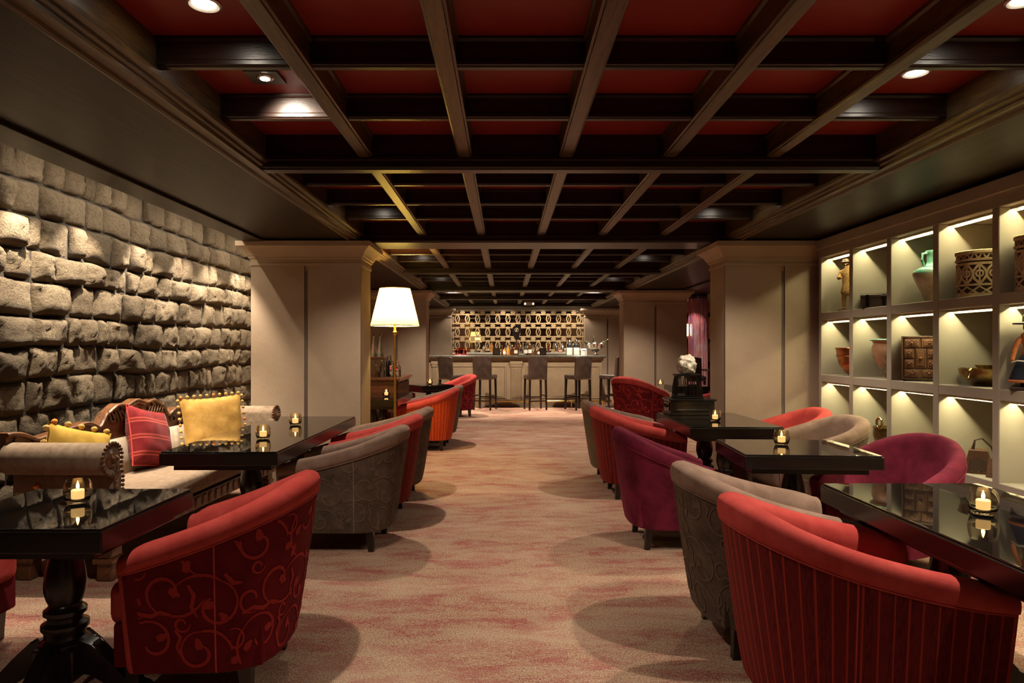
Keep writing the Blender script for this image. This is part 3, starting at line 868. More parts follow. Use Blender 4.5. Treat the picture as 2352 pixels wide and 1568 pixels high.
CH = {}
def make_chair(key, outer, velv, pattern=None, plum=False, short=False):
    SF = .30 if plum or short else .38
    t = thing('tub_chair', 'x', 'armchair')
    if plum: G = chair_geom(F=.30, w=.36, b=.37, y0=.02, arm=.545, back=.80, zb=.15, n=2.1, powr=1.25)
    elif short: G = chair_geom(F=.22, b=.34, y0=.05, back=.825, powr=1.15)
    else: G = chair_geom()
    T, B, N, H, L, zb = G; m = len(T)
    # outer panel
    rows = []; uv = []; K = 9
    for i in range(m):
        row = []
        for k in range(K + 1):
            z = zb + (H[i] - .085 - zb) * k / K
            p, n, h = shell_point(G, L[i], z); row.append(p); uv.append((L[i], z))
        rows.append(row)
    mb = MB(); mb.grid(rows)
    mb.build('outer_panel', outer, t, 60, fixn=False, uv=uv)
    # lining with the rolled rim
    if plum: rim = [(0.0, -.086), (.004, -.06), (.0, -.03), (-.014, -.008), (-.035, 0), (-.058, -.004), (-.078, -.022), (-.09, -.06), (-.095, -.13)]
    else: rim = [(-.004, -.088), (.008, -.082), (.013, -.06), (.012, -.032), (.002, -.012), (-.018, -.001), (-.045, .002), (-.075, -.008), (-.096, -.030), (-.105, -.07), (-.108, -.14)]
    rows = []; NR_ = len(rim)
    for i in range(m):
        row = []
        dr = 0
        e = min(i, m - 1 - i)
        if e < 3: dr = (.022, .009, .002)[e]
        for (nn, zz) in rim:
            p = T[i] + N[i] * nn; p = Vector((p.x, p.y, H[i] + zz - dr * (1 + zz / .09))); row.append(p)
        q = B[i] - N[i] * .10; qm = T[i].lerp(B[i], .5) - N[i] * .112
        row.append(Vector((qm.x, qm.y, .45 + (H[i] - .61) * .3))); row.append(Vector((q.x, q.y, .24)))
        rows.append(row)
    mb = MB(); mb.grid(rows)
    # rounded arm fronts
    for i, sg in ((0, -1), (m - 1, 1)):
        out = []
        for k in range(6):
            z = zb + (H[i] - .085 - zb) * k / 5
            out.append(shell_point(G, L[i], z)[0])
        loop = out + rows[i] + [rows[i][-1] * 1.0]
        loop[-1] = Vector((rows[i][-1].x, rows[i][-1].y, zb))
        cx = sum(p.x for p in loop) / len(loop)
        cz = sum(p.z for p in loop) / len(loop)
        l2 = [Vector((cx + (p.x - cx) * .90, p.y - .016, cz + (p.z - cz) * .985)) for p in loop]
        l3 = [Vector((cx + (p.x - cx) * .55, p.y - .024, cz + (p.z - cz) * .93)) for p in loop]
        mb.grid([loop, l2, l3], cu=True); b = mb.add(l3, [tuple(range(len(l3)))])
    mb.build('lining', velv, t, 70)
    # piping along the seam below the rim, and two upright seams
    mb = MB()
    pts = []
    for i in range(m):
        p = T[i] + N[i] * .004; pts.append((p.x, p.y, H[i] - .088))
    mb.tube(pts, .0042, 5)
    if not plum:
        for us in (L[10], L[-1] - L[10]):
            mb.tube([tuple(shell_point(G, us, zb + (shell_point(G, us, .3)[2] - zb) * k / 8)[0]) for k in range(9)], .0035, 5)
    mb.build('piping', velv, t, 60)
    # seat
    mb = MB(); mb.bbox(-.255, .255, -SF + .0, .26, zb, .31, .012, 2); mb.build('seat_base', outer if not plum else velv, t, 40)
    mb = MB(); mb.bbox(-.235, .235, -SF - .035, .235, .285, .455, .045, 4); mb.build('seat_cushion', velv, t, 60)
    MB().prism([(x * .98, y * .98) for x, y in [(p.x, p.y) for p in B]], 'z', zb - .004, zb + .012).build('underside', M['blackplastic'], t, None)
    if pattern:
        brocade(G, L[1], L[-1] - L[1], pattern[1]).build('brocade_scrolls', pattern[0], t, None, fixn=False)
    lx, lyb, lyf = .222, .185, -SF + .07
    for sx, y in ((1, lyb), (-1, lyb), (1, lyf), (-1, lyf)):
        mb = MB(); rows = []
        for z, hw, dy in ((0, .018, .012 if y > 0 else -.004), (.06, .021, .006 if y > 0 else -.002), (zb + .01, .027, 0)):
            rows.append([Vector((sx * lx + a * hw, y + dy + b_ * hw, z)) for a, b_ in ((-1, -1), (1, -1), (1, 1), (-1, 1))])
        mb.grid(rows, cu=True); mb.add(rows[0], [(0, 1, 2, 3)]); mb.build('leg', M['darkwood'], t, 24)
    CH[key] = t; t['used'] = 0
    return t
make_chair('brocade', M['b_red'], M['v_red'], (M['p_red'], 1.1), False, True)
make_chair('stripe', M['s_red'], M['v_red'])
make_chair('orange', M['s_orange'], M['v_red'])
make_chair('taupe', M['b_taupe'], M['v_taupe'], (M['p_taupe'], 1.05))
make_chair('taupestripe', M['s_taupe'], M['v_taupe'])
make_chair('plum', M['v_plum'], M['v_plum'], None, True)
def chair(key, x, y, rot, label, s=1.0):
    src = CH[key]
    if not src['used']:
        src['used'] = 1; src.location = (x, y, 0); src.rotation_euler = (0, 0, R(rot)); src['label'] = label; src['group'] = 'upholstered tub armchairs'; src.scale = (s, s, s); o = src
    else:
        o = dup(src, (x, y, 0), R(rot), label, 'upholstered tub armchairs', s)
    return o
chair('brocade', -1.19, 2.84, -88, 'large red tub armchair with scroll brocade back beside near left table')
chair('brocade', -2.585, 2.94, 90, 'red tub armchair under far side of near left table, cut by frame edge')
chair('taupe', -1.08, 4.76, -91, 'taupe tub armchair with scroll fabric, nearest at the long sofa table')
chair('stripe', -1.08, 5.53, -90, 'red striped tub armchair between two taupe ones at long sofa table')
chair('taupe', -1.07, 6.25, -90, 'taupe tub armchair farthest at the long sofa table, before lamp')
chair('orange', -1.03, 9.20, -90, 'orange red striped tub armchair at table beside the floor lamp')
chair('taupestripe', -1.02, 9.95, -90, 'taupe tub armchair just behind the orange red striped one')
chair('brocade', -.97, 13.55, -62, 'red tub armchair with brocade back in front of leftmost bar stool')
chair('stripe', -1.98, 11.35, 80, 'small red tub armchair between carved console and far left column')
chair('stripe', 1.20, 2.46, 90, 'large red striped tub armchair at near right table, back to aisle')
chair('taupe', 1.20, 3.19, 90, 'taupe tub armchair directly behind the large red striped one on right')
chair('plum', 1.15, 4.80, 90, 'plum velvet tub armchair with its back to the aisle')
chair('stripe', 1.20, 6.33, 90, 'red striped tub armchair beside table with dark box')
chair('taupestripe', 1.20, 7.08, 90, 'taupe tub armchair behind red striped one near dark box')
chair('stripe', 2.50, 6.18, -90, 'red tub armchair against right column, behind taupe armchair')
chair('taupe', 2.44, 5.44, -84, 'taupe tub armchair with back to the display shelves')
chair('plum', 2.42, 4.26, -66, 'plum velvet tub armchair with back to the display shelves')
chair('brocade', 2.13, 10.8, 128, 'red brocade tub armchair turned away, right of aisle before far column', 1.1)
chair('stripe', 3.45, 11.2, -90, 'red tub armchair half hidden behind wire stand and column')

# ================================================================== TABLES
def foot_bm(mb, ang):
    prof = [(.05, .24), (.05, .11), (.12, .10), (.19, .055), (.25, .012), (.27, 0), (.335, 0), (.34, .03), (.315, .055), (.26, .075), (.19, .15), (.12, .215)]
    Mx = Matrix.Rotation(ang, 4, 'Z')
    mb.prism(prof, 'y', -.032, .032, Mx)
    mb.prism([(.12, .222), (.19, .157), (.26, .082), (.26, .075), (.19, .15), (.12, .215)], 'y', -.022, .022, Mx)
def make_table(label, x, y, sx, sy, peds, rot=0, H=.74, feet=True):
    t = thing('pedestal_table', label, 'table', (x, y, 0), R(rot), 'dark glass topped pedestal tables')
    a, b = sx / 2, sy / 2
    MB().bbox(-a, a, -b, b, H - .086, H - .010, .007, 2).build('table_top', M['tablewood'], t, 24)
    MB().box(-a + .06, a - .06, -b + .06, b - .06, H - .12, H - .080).build('apron', M['tablewood'], t, None)
    MB().bbox(-a + .008, a - .008, -b + .008, b - .008, H - .010, H - .002, .003, 2).build('glass_sheet', M['tableglass'], t, 24)
    prof = [(.085, .205), (.088, .225), (.070, .24), (.072, .262), (.082, .275), (.082, .292), (.062, .303), (.060, .318), (.074, .330), (.074, .345), (.060, .356), (.055, .366), (.064, .385), (.072, .42), (.073, .45), (.067, .50), (.055, .55), (.044, .60), (.042, .625), (.060, .645), (.07, .655)]
    for (px, py) in peds:
        mb = MB(); mb.lathe(prof, 28, (px, py, 0)); mb.bbox(px - .082, px + .082, py - .082, py + .082, .09, .215, .012)
        p = mb.build('pedestal', M['darkwood'], t, 40)
        for q in range(4):
            mb = MB(); foot_bm(mb, q * PI / 2); f = mb.build('foot', M['darkwood'], p, 24); f.location = (px, py, 0)
    return t
make_table('near left square table by the red brocade armchair, one candle on it', -1.70, 2.64, .68, .68, [(0, 0)])
make_table('long dark table in front of the sofa, two candles on it', -1.69, 5.075, .70, 2.11, [(0, -.53), (0, .53)])
make_table('dark table beside the floor lamp in front of carved console', -1.62, 8.73, .70, 1.33, [(.0, -.35), (0, .35)])
make_table('small turned dark table by far left column', -1.28, 11.45, .62, .62, [(0, 0)], 38)
make_table('near right dark table cut by the frame, big red armchair before it', 1.79, 2.375, .72, 1.45, [(-.02, .345), (-.02, -.345)])
make_table('middle right square table between plum armchairs, one candle on it', 1.785, 4.235, .78, .69, [(0, 0)], -3.7)
make_table('right table carrying the dark box and one candle', 1.80, 5.88, .73, 1.19, [(0, -.305), (0, .285)])
make_table('small dark table behind the white rock on right', 3.0, 11.2, .64, .64, [(0, 0)])

# candles in glass holders
cd = None
def candle(x, y, label, s=1.0, z=.738):
    global cd
    if cd is None:
        t = thing('candle_holder', label, 'candle', (x, y, z), group='lit candles in round glass holders', scale=s)
        outer = [(.0, .0), (.034, .0), (.040, .006), (.047, .025), (.050, .050), (.047, .075), (.041, .092)]
        inner = [(.0385, .092), (.0445, .075), (.0472, .050), (.044, .028), (.036, .014), (.0, .012)]
        MB().lathe(outer + inner, 28, close=False).build('glass', M['holder'], t, 60)
        MB().lathe([(0, .0135), (.023, .0135), (.0235, .05), (.021, .053), (0, .052)], 18).build('candle', M['wax'], t, 40)
        MB().lathe([(.001, .054), (.0055, .060), (.0062, .066), (.004, .076), (.0, .088)], 10).build('flame', M['flame'], t, 60)
        cd = t
    else:
        dup(cd, (x, y, z), 0, label, None, s)
candle(-1.69, 2.70, 'lit candle on near left table', 1.0)
candle(-1.63, 4.60, 'lit candle on long table, nearer of its two', 1.0)
candle(-1.665, 5.42, 'lit candle on long table, farther of its two', 1.0)
candle(-1.50, 8.62, 'lit candle on table beside the lamp pole', 1.0)
candle(-1.27, 11.55, 'lit candle on small turned table by far left column', 1.0)
candle(1.765, 2.52, 'lit candle on near right table', 1.0)
candle(1.75, 4.32, 'lit candle on middle right table', 1.0)
candle(1.76, 5.72, 'lit candle on table beside the dark box', 1.0)
candle(2.56, 11.25, 'lit candle on small table behind red brocade armchair', 1.0)

# dark box, wire stand and white rock
bx = thing('chest_box', 'dark wooden drawer box on the right table, under the wire stand', 'box', (1.705, 6.20, .738))
MB().bbox(-.20, .20, 0, .27, .012, .132, .005).build('body', M['darkwood'], bx, 24)
MB().bbox(-.215, .215, -.015, .285, .130, .148, .006).build('lid', M['tablewood'], bx, 24)
MB().bbox(-.21, .21, -.008, .275, 0, .02, .005).build('plinth', M['darkwood'], bx, 24)
frame(-.15, .15, .045, .105, .008, .008).build('front_moulding', M['darkwood'], bx, 24)
mb = MB(); mb.bbox(-.208, -.198, .04, .24, .035, .115, .004)
dr = mb.build('drawer_front', M['darkwood'], bx, 24)
mb = MB(); mb.sphere((-.214, .14, .075), .012, 10, 7); mb.tube([(-.209, .07, .075), (-.214, .09, .088), (-.214, .11, .068), (-.213, .125, .078)], .006, 6); mb.tube([(-.209, .21, .075), (-.214, .19, .088), (-.214, .17, .068), (-.213, .155, .078)], .006, 6); mb.build('carving', M['darkwood'], dr, 50)
ws = thing('wire_stand', 'black wire stand on the dark box holding the white rock', 'stand', (1.69, 6.335, .886))
MB().bbox(-.115, .115, -.09, .09, .208, .222, .004).build('top_plate', M['iron'], ws, 24)
mb = MB(); mb.tube([(-.12, -.095, .008), (.12, -.095, .008), (.12, .095, .008), (-.12, .095, .008)], .008, 6, closed=True); mb.tube([(-.12, -.095, .028), (.12, -.095, .028), (.12, .095, .028), (-.12, .095, .028)], .004, 6, closed=True); mb.build('base_ring', M['iron'], ws, 50)
wb = None
for side in range(4):
    for k in range(7):
        f = (k + .5) / 7 * 2 - 1
        if side % 2 == 0: p0 = (f * .118, (-1, 1)[side // 2] * .095); p1 = (f * .095 + .012 * (k % 2 * 2 - 1), (-1, 1)[side // 2] * .078)
        else: p0 = ((-1, 1)[side // 2] * .118, f * .095); p1 = ((-1, 1)[side // 2] * .098, f * .08)
        MB().tube([(p0[0], p0[1], .01), (p0[0] * .98, p0[1] * .98, .1), (p1[0], p1[1], .209)], .0036, 6).build('wire', M['iron'], ws, 60)
for sx in (-1, 1):
    mb = MB(); mb.tube([(sx * .10, -.09, .21), (sx * .125, -.092, .205), (sx * .135, -.092, .185), (sx * .122, -.092, .172), (sx * .112, -.092, .182)], .004, 6); mb.build('hook', M['iron'], ws, 60)
rk = MB(); bm = bmesh.new(); bmesh.ops.create_icosphere(bm, subdivisions=4, radius=.085)
for v in bm.verts:
    n = v.co.normalized(); d = 1 + .20 * noise.noise(n * 2.3 + Vector((3, 1, 7))) + .12 * noise.noise(n * 5 + Vector((1, 9, 2))) + .05 * noise.noise(n * 12)
    v.co = Vector((n.x * .088 * d, n.y * .075 * d, n.z * .098 * d))
    if v.co.z < -.082: v.co.z = -.082
rk.bm(bm); o = rk.build('white_rock', M['coral'], None, 80); o.location = (1.685, 6.335, 1.108 + .082)
tag(o, 'rough white coral rock on top of the black wire stand', 'rock')

# ================================================================== SOFA
sf = thing('carved_sofa', 'antique sofa with carved walnut back and rolled arms by the stone wall', 'sofa', (-2.53, 5.17, 0), R(-2.2))
HL = 1.33    # half length along local y
# local: x towards the room is +x ; back at -x
MB().bbox(-.22, .33, -HL + .10, HL - .10, .30, .45, .045, 4).build('seat_cushion', M['sofafab'], sf, 60)
MB().bbox(-.24, .335, -HL + .06, HL - .06, .195, .30, .012, 2).build('seat_rail', M['carved'], sf, 40)
mb = MB()
for k in range(24):
    y = -HL + .16 + k * (2 * HL - .32) / 23
    mb.bbox(.328, .343, y - .035, y + .035, .205, .285, .008, 1)
mb.build('rail_carving', M['carved'], sf, 40)
mb = MB()
for k in range(2):
    pass
# back pad
prof = []
mb = MB(); rows = []
for i in range(25):
    y = -HL + .12 + (2 * HL - .24) * i / 24
    rows.append([Vector((-.22, y, .42)), Vector((-.195, y, .45)), Vector((-.20, y, .55)), Vector((-.225, y, .66)), Vector((-.25, y, .70)), Vector((-.285, y, .70)), Vector((-.285, y, .42))])
mb.grid(rows); mb.build('back_pad', M['sofaback'], sf, 50)
# carved back rail with crest : outline in (y, z)
def crest(y):
    a = abs(y)
    if a < .36: return .955 - .045 * (a / .36) ** 2 + .012 * math.cos(a * 26)
    if a < .44: return .91 - (a - .36) / .08 * .10
    if a < .60: return .80 + .055 * math.sin((a - .44) / .16 * PI * .5)
    if a < 1.05: return .855 - .05 * (a - .60) / .45
    return .805 + .06 * math.sin((a - 1.05) / .31 * PI * .75)
top = [(-HL + .04 + (2 * HL - .08) * i / 90) for i in range(91)]
poly = [(y, crest(y)) for y in top] + [(HL - .04, .64), (-HL + .04, .64)]
mb = MB(); mb.prism(poly, 'x', -.325, -.265); mb.build('carved_back', M['carved'], sf, 30)
mb = MB()
mb.tube([(-.262, y, crest(y) - .012) for y in top], .014, 7)
mb.tube([(-.258, y, .665) for y in top[2:-2:4]], .011, 6)
def relief(yc, zc, s_, fl, r1=.055):
    P = spiral(0, 0, .010 * s_, r1 * s_, 0, 430, 18)
    mb.tube([(-.260, yc + fl * a, zc + b) for a, b in P], .0085, 6)
for fl in (-1, 1):
    relief(fl * .17, .875, 1.0, fl); relief(fl * .30, .855, .75, fl); relief(fl * .07, .86, .6, -fl)
    for q in range(6):
        y = fl * (.12 + q * .04); mb.tube([(-.258, y, .82), (-.254, y + fl * .02, .86), (-.258, y + fl * .045, .90)], .007, 5)
    relief(fl * .52, .775, .85, -fl); relief(fl * .66, .745, .7, fl)
    for q in range(9):
        y = fl * (.60 + q * .055); mb.tube([(-.260, y, .70), (-.254, y + fl * .03, .735), (-.259, y + fl * .075, .79)], .008, 5)
    relief(fl * 1.20, .775, 1.0, fl); relief(fl * 1.08, .735, .6, -fl)
    for q in range(6):
        a = .3 + q * .25; mb.tube([(-.258, fl * (1.24 - .06 * q), .68), (-.254, fl * (1.27 - .055 * q), .74), (-.258, fl * (1.22 - .045 * q), .80)], .007, 5)
for q in range(11):
    mb.sphere((-.258, (q - 5) * .017, .935 - .004 * abs(q - 5)), .012, 8, 6)
mb.build('carving', M['carved'], sf, 50)
# rolled arms: profile in (y,z) extruded along x
for sg, lab in ((-1, 'near'), (1, 'far')):
    P = []
    # outer going up, rolled outwards at the top
    base = [(.02, .22), (.02, .50), (.015, .60), (.03, .66)]
    rc = (.115, .715); rr = .092
    arc = [(rc[0] + rr * math.cos(R(a)), rc[1] + rr * math.sin(R(a))) for a in range(165, -135, -15)]
    down = [(.088, .60), (.082, .50), (.085, .22)]
    pts = [(sg * (HL - .19 + .0 + y), z) for y, z in base + arc + down]
    mb = MB(); mb.prism(pts, 'x', -.27, .325); mb.build('arm', M['sofafab'], sf, 50)
    # braid round the front edge of the arm and the rosette at its heart
    mb = MB()
    path = [(.335, y, z) for y, z in pts]
    for i in range(len(path) - 1):
        a, b = Vector(path[i]), Vector(path[i + 1]); n = max(1, int((b - a).length / .022))
        for k in range(n):
            mb.sphere(tuple(a.lerp(b, k / n)), .0115, 6, 4)
    mb.build('nailhead_braid', M['carved'], sf, 60)
    mb = MB(); yc = sg * (HL - .19 + rc[0])
    mb.lathe([(0, 0), (.02, .0), (.05, -.012), (.055, -.02)], 14, M=Matrix.Translation((.345, yc, rc[1])) @ Matrix.Rotation(R(90), 4, 'Y'))
    mb.sphere((.345, yc, rc[1]), .028, 10, 7)
    mb.build('rosette', M['carved'], sf, 50)
for sx, sy in ((.26, -1), (.26, 1), (-.22, -1), (-.22, 1)):
    mb = MB(); yc = sy * (HL - .16)
    mb.bbox(sx - .05, sx + .05, yc - .055, yc + .055, .13, .21, .012); mb.bbox(sx - .062, sx + .062, yc - .066, yc + .066, .10, .135, .01)
    mb.bbox(sx - .047, sx + .047, yc - .05, yc + .05, .0, .105, .014)
    mb.build('leg', M['carved'], sf, 40)

# cushions (standing on the seat)
def pillow(name, label, mat, loc, rx, ry, rz, s=.46, th=.16, pom=None, corners=.0, uvmap=True, welt=None):
    n = 18; mb = MB(); uv = []
    front, back = [], []
    for side in (1, -1):
        rows = []
        for i in range(n + 1):
            row = []
            for j in range(n + 1):
                a, b = i / n * 2 - 1, j / n * 2 - 1
                e = max(abs(a), abs(b))
                th_ = (max(0, (1 - abs(a) ** 2.6)) * max(0, (1 - abs(b) ** 2.6))) ** .55
                pinch = 1 - .07 * (1 - abs(b) ** 2) * abs(a) ** 3
                pinch2 = 1 - .07 * (1 - abs(a) ** 2) * abs(b) ** 3
                x = a * s / 2 * pinch; z = b * s / 2 * pinch2
                w = .010 * noise.noise(Vector((x * 12, z * 12, side * 3 + s * 9)))
                row.append(Vector((x, -side * (th / 2 * th_ + (w if th_ > .05 else 0)), z + s / 2))); uv.append((i / n, j / n))
            rows.append(row)
        mb.grid(rows)
    t = thing(name, label, 'cushion', loc, group='cushions on the carved sofa')
    t.rotation_euler = (R(rx), R(ry), R(rz))
    mb.build('cover', mat, t, 180, fixn=False, uv=uv)
    if welt:
        m2 = MB(); pts = []
        for k in range(40):
            q = k / 10; e = int(q) % 4; f = q - int(q)
            a, b = ((-1 + 2 * f, -1), (1, -1 + 2 * f), (1 - 2 * f, 1), (-1, 1 - 2 * f))[e]
            pts.append((a * s / 2 * (1 - .07 * (1 - b * b) * abs(a) ** 3), 0, b * s / 2 * (1 - .07 * (1 - a * a) * abs(b) ** 3) + s / 2))
        m2.tube(pts, .006, 6, closed=True); m2.build('welt', welt, t, 60)
    if pom:
        src = {}
        sides = pom[0]
        k = 0
        for e in sides:
            for q in range(pom[2]):
                f = -1 + 2 * (q + .5) / pom[2]
                a, b = ((f, -1.0), (1.0, f), (f, 1.0), (-1.0, f))[e]
                a *= 1.035; b *= 1.035
                m_ = M['fringeo'] if (k * 7) % 5 == 0 else M['fringe']
                k += 1
                if m_.name not in src:
                    m2 = MB(); m2.sphere((0, 0, 0), pom[1], 8, 6, jit=.12); p = m2.build('pompom', m_, t, 60); src[m_.name] = p
                else: p = inst(src[m_.name], t)
                p.location = (a * s / 2, 0, b * s / 2 + s / 2)
    return t
pillow('cushion', 'olive gold cushion with pompoms behind near sofa arm', M['olivesilk'], (-2.62, 4.12, .455), -10, 16, 66, .42, .20, ((2, 3), .018, 5))
pillow('cushion', 'dark red striped cushion leaning in middle of sofa', M['stripecush'], (-2.63, 5.10, .455), -17, 14, 82, .46, .19, None, welt=M['v_red'])
pillow('cushion', 'square gold silk cushion with pompom edge near far sofa arm', M['goldsilk'], (-2.44, 5.78, .452), -14, -3, 36, .50, .13, ((1, 2, 3), .014, 10))

# ================================================================== FLOOR LAMP
lp_ = thing('floor_lamp', 'brass floor lamp with lit pleated cream shade by left column', 'lamp', (-1.245, 7.72, 0))
MB().lathe([(0, 0), (.15, 0), (.155, .012), (.14, .024), (.06, .034), (.025, .05), (.018, .08)], 28).build('base', M['brass'], lp_, 40)
MB().lathe([(.013, .07), (.013, 1.49), (.018, 1.50), (.028, 1.515), (.028, 1.53), (.018, 1.54), (.014, 1.56), (.014, 1.68)], 16).build('pole', M['brass'], lp_, 40)
mb = MB(); n = 180; rows = []
for f in range(9):
    k = f / 8; r = .272 + (.168 - .272) * k; z = 1.60 + .425 * k
    rows.append([Vector(((r + .0028 * (1 if q % 2 else -1)) * math.cos(2 * PI * q / n), (r + .0028 * (1 if q % 2 else -1)) * math.sin(2 * PI * q / n), z)) for q in range(n)])
mb.grid(rows, cu=True); sh = mb.build('lamp_shade', M['shade'], lp_, 60)
mb = MB()
for r, z in ((.273, 1.602), (.169, 2.023)):
    mb.tube([(r * math.cos(2 * PI * q / 48), r * math.sin(2 * PI * q / 48), z) for q in range(48)], .0045, 6, closed=True)
mb.build('shade_band', M['paper'], sh, 60)
mb = MB(); mb.sphere((0, 0, 1.76), .035, 14, 10); mb.build('bulb', M['bulbsoft'], lp_, 60)
L = bpy.data.lights.new('lamp', 'POINT'); L.energy = LAMP_W; L.color = LAMP_COL; L.shadow_soft_size = .05
lo = bpy.data.objects.new('lamp_light', L); COL.objects.link(lo); lo.parent = lp_; lo.location = (0, 0, 1.83)
# ================================================================== BAR STOOLS
st = thing('bar_stool', 'x', 'bar stool', group='leather bar stools along the bar')
def stool_build(t):
    MB().bbox(-.215, .215, -.23, .20, .665, .765, .03, 3).build('seat', M['leather'], t, 60)
    rows = []
    for k in range(9):
        z = .66 + .50 * k / 8; y = .19 + .045 * (k / 8) ** 1.4; hw = .207 + .006 * k / 8
        cur = []
        for j in range(13):
            a = j / 12 * 2 - 1; cur.append((a * hw, y + .028 - .018 * a * a))
        loop = cur + [(a, b - .05) for a, b in reversed(cur)]
        rows.append([Vector((a, b, z - (.018 * (abs(a) / hw) ** 4 if k == 8 else 0))) for a, b in loop])
    mb = MB(); mb.grid(rows, cu=True)
    mb.add(rows[-1], [tuple(range(len(rows[-1])))]); mb.add(rows[0], [tuple(reversed(range(len(rows[0]))))])
    mb.build('backrest', M['leather'], t, 50)
    mb = MB()
    for k in range(22): mb.sphere((-.205 + k * .0195, .232 - .018 * ((k - 10.5) / 10.5) ** 2, .672), .006, 6, 4)
    mb.build('nailheads', M['brass'], t, 60)
    legs = [(-.18, -.19), (.18, -.19), (-.18, .19), (.18, .19)]
    for x, y in legs:
        mb = MB(); s = .022
        r0 = [Vector((x * 1.06 + a * .017, y * 1.08 + b * .017, 0)) for a, b in ((-1, -1), (1, -1), (1, 1), (-1, 1))]
        r1 = [Vector((x + a * s, y + b * s, .67)) for a, b in ((-1, -1), (1, -1), (1, 1), (-1, 1))]
        mb.grid([r0, r1], cu=True); mb.add(r0, [(0, 1, 2, 3)]); mb.build('leg', M['darkwood'], t, 30)
    for a, b, z in (((-.187, -.2), (.187, -.2), .26), ((-.187, .2), (.187, .2), .20), ((-.187, -.2), (-.187, .2), .31), ((.187, -.2), (.187, .2), .31)):
        mb = MB(); mb.box(min(a[0], b[0]) - .010, max(a[0], b[0]) + .010, min(a[1], b[1]) - .010, max(a[1], b[1]) + .010, z - .014, z + .014); mb.build('stretcher', M['darkwood'], t, None)
stool_build(st)
SG = 'leather bar stools along the bar'
st.location = (-1.17, 15.05, 0); st.rotation_euler = (0, 0, R(138)); st['label'] = 'dark leather bar stool turned right, leftmost at the bar'
dup(st, (-.44, 15.03, 0), R(163), 'dark leather bar stool second from the left at the bar', SG)
dup(st, (.665, 15.0, 0), R(-166), 'dark leather bar stool in the middle, before the fluted pilaster', SG)
dup(st, (1.60, 15.02, 0), R(-150), 'dark leather bar stool turned left, second from right end of bar', SG)
dup(st, (2.38, 15.10, 0), R(-128), 'dark leather bar stool at right end of bar, half behind column', SG)
dup(st, (3.92, 14.2, 0), R(150), 'dark leather bar stool in the side room behind the white rock', 'leather bar stools in the side room')

# ================================================================== BOTTLES AND GLASSES
BP = {
    'wine': [(0, 0), (.034, 0), (.037, .006), (.037, .17), (.032, .20), (.016, .235), (.0135, .29), (.016, .292), (.016, .305), (0, .305)],
    'square': [(0, 0), (.036, 0), (.040, .006), (.040, .135), (.034, .155), (.016, .17), (.014, .205), (.018, .207), (.018, .235), (0, .235)],
    'round': [(0, 0), (.040, 0), (.050, .02), (.054, .06), (.044, .11), (.020, .14), (.015, .20), (.019, .202), (.019, .23), (0, .23)],
    'cone': [(0, 0), (.046, 0), (.047, .01), (.040, .08), (.024, .17), (.014, .25), (.013, .29), (.018, .292), (.020, .31), (.012, .325), (0, .33)],
    'slim': [(0, 0), (.022, 0), (.024, .006), (.024, .19), (.020, .21), (.010, .225), (.0095, .262), (.012, .264), (.012, .285), (0, .285)],
}
PROT = {}
def bottle(kind, mat, x, y, z, label, s=1.0, capm=None, lab=None, group=None, cat='bottle'):
    key = (kind, mat, capm, lab)
    if key in PROT:
        o = dup(PROT[key], (x, y, z), 0, label, group, s); return o
    t = thing('bottle', label, cat, (x, y, z), 0, group, s)
    P = BP[kind]; body = P[:-3] + [(P[-4][0], P[-3][1])]
    n = 4 if kind == 'square' else 18
    MB().lathe(P[:-3] + [(0, P[-3][1])], 8 if kind == 'square' else 18).build('body', M[mat], t, 40)
    MB().lathe([(0, P[-3][1]), (P[-3][0], P[-3][1]), (P[-2][0], P[-2][1]), (P[-1][0], P[-1][1])], 14).build('stopper', M[capm or 'blackplastic'], t, 40)
    if lab:
        r = P[2][0] + .001; zz = P[3][1]
        MB().lathe([(r, zz * .3), (r, zz * .85)], 18, close=False).build('paper_label', M[lab], t, 60)
    PROT[key] = t
    return t
BG = 'bottles in the middle of the bar counter'
zc = 1.186
spec = [
 ('slim', 'brownglass', -.07, 15.82, 'slim brown bottle at left end of the bar bottles', 'cork', None, .8),
 ('square', 'amberliquid', -.01, 15.76, 'amber liquor bottle second from left among bar bottles', 'blackplastic', 'paper', .8),
 ('square', 'amberliquid', .075, 15.73, 'amber liquor bottle with pale label next to slim dark one', 'cork', None, .9),
 ('slim', 'glass', .125, 15.86, 'slim clear bottle behind the amber bar bottles', 'chrome', None, 1.0),
 ('round', 'brownglass', .17, 15.76, 'round brown bottle left of white labelled bar bottle', 'cork', None, 1.0),
 ('square', 'brownglass', .25, 15.70, 'brown bottle with white label before the teardrop ornament', 'blackplastic', 'white', 1.0),
 ('slim', 'brownglass', .305, 15.85, 'tall brown bottle directly behind white labelled ones', 'cork', None, 1.25),
 ('round', 'glass', .36, 15.74, 'round clear bottle with brown stopper among bar bottles', 'cork', 'paper', 1.0),
 ('wine', 'glass', .42, 15.86, 'tall clear bottle behind the bar bottle row', 'chrome', None, 1.0),
 ('square', 'glass', .475, 15.70, 'clear square bottle with white label right of centre', 'blackplastic', 'white', 1.05),
 ('square', 'brownglass', .565, 15.72, 'brown square bottle with white label, largest on right', 'cork', 'white', 1.15),
 ('slim', 'glass', .635, 15.78, 'slim clear bottle near right end of bar bottles', 'blackplastic', None, .85),
 ('round', 'brownglass', .70, 15.80, 'small round bottle at right end of bar bottles', 'blackplastic', None, .8),
 ('square', 'glass', .77, 15.76, 'short clear bottle farthest right by dark bottle box', 'cork', 'white', .7),
]
for k, m_, x, y, lab_, cp_, lb_, s in spec: bottle(k, m_, x, y, zc, lab_, s, cp_, lb_, BG)
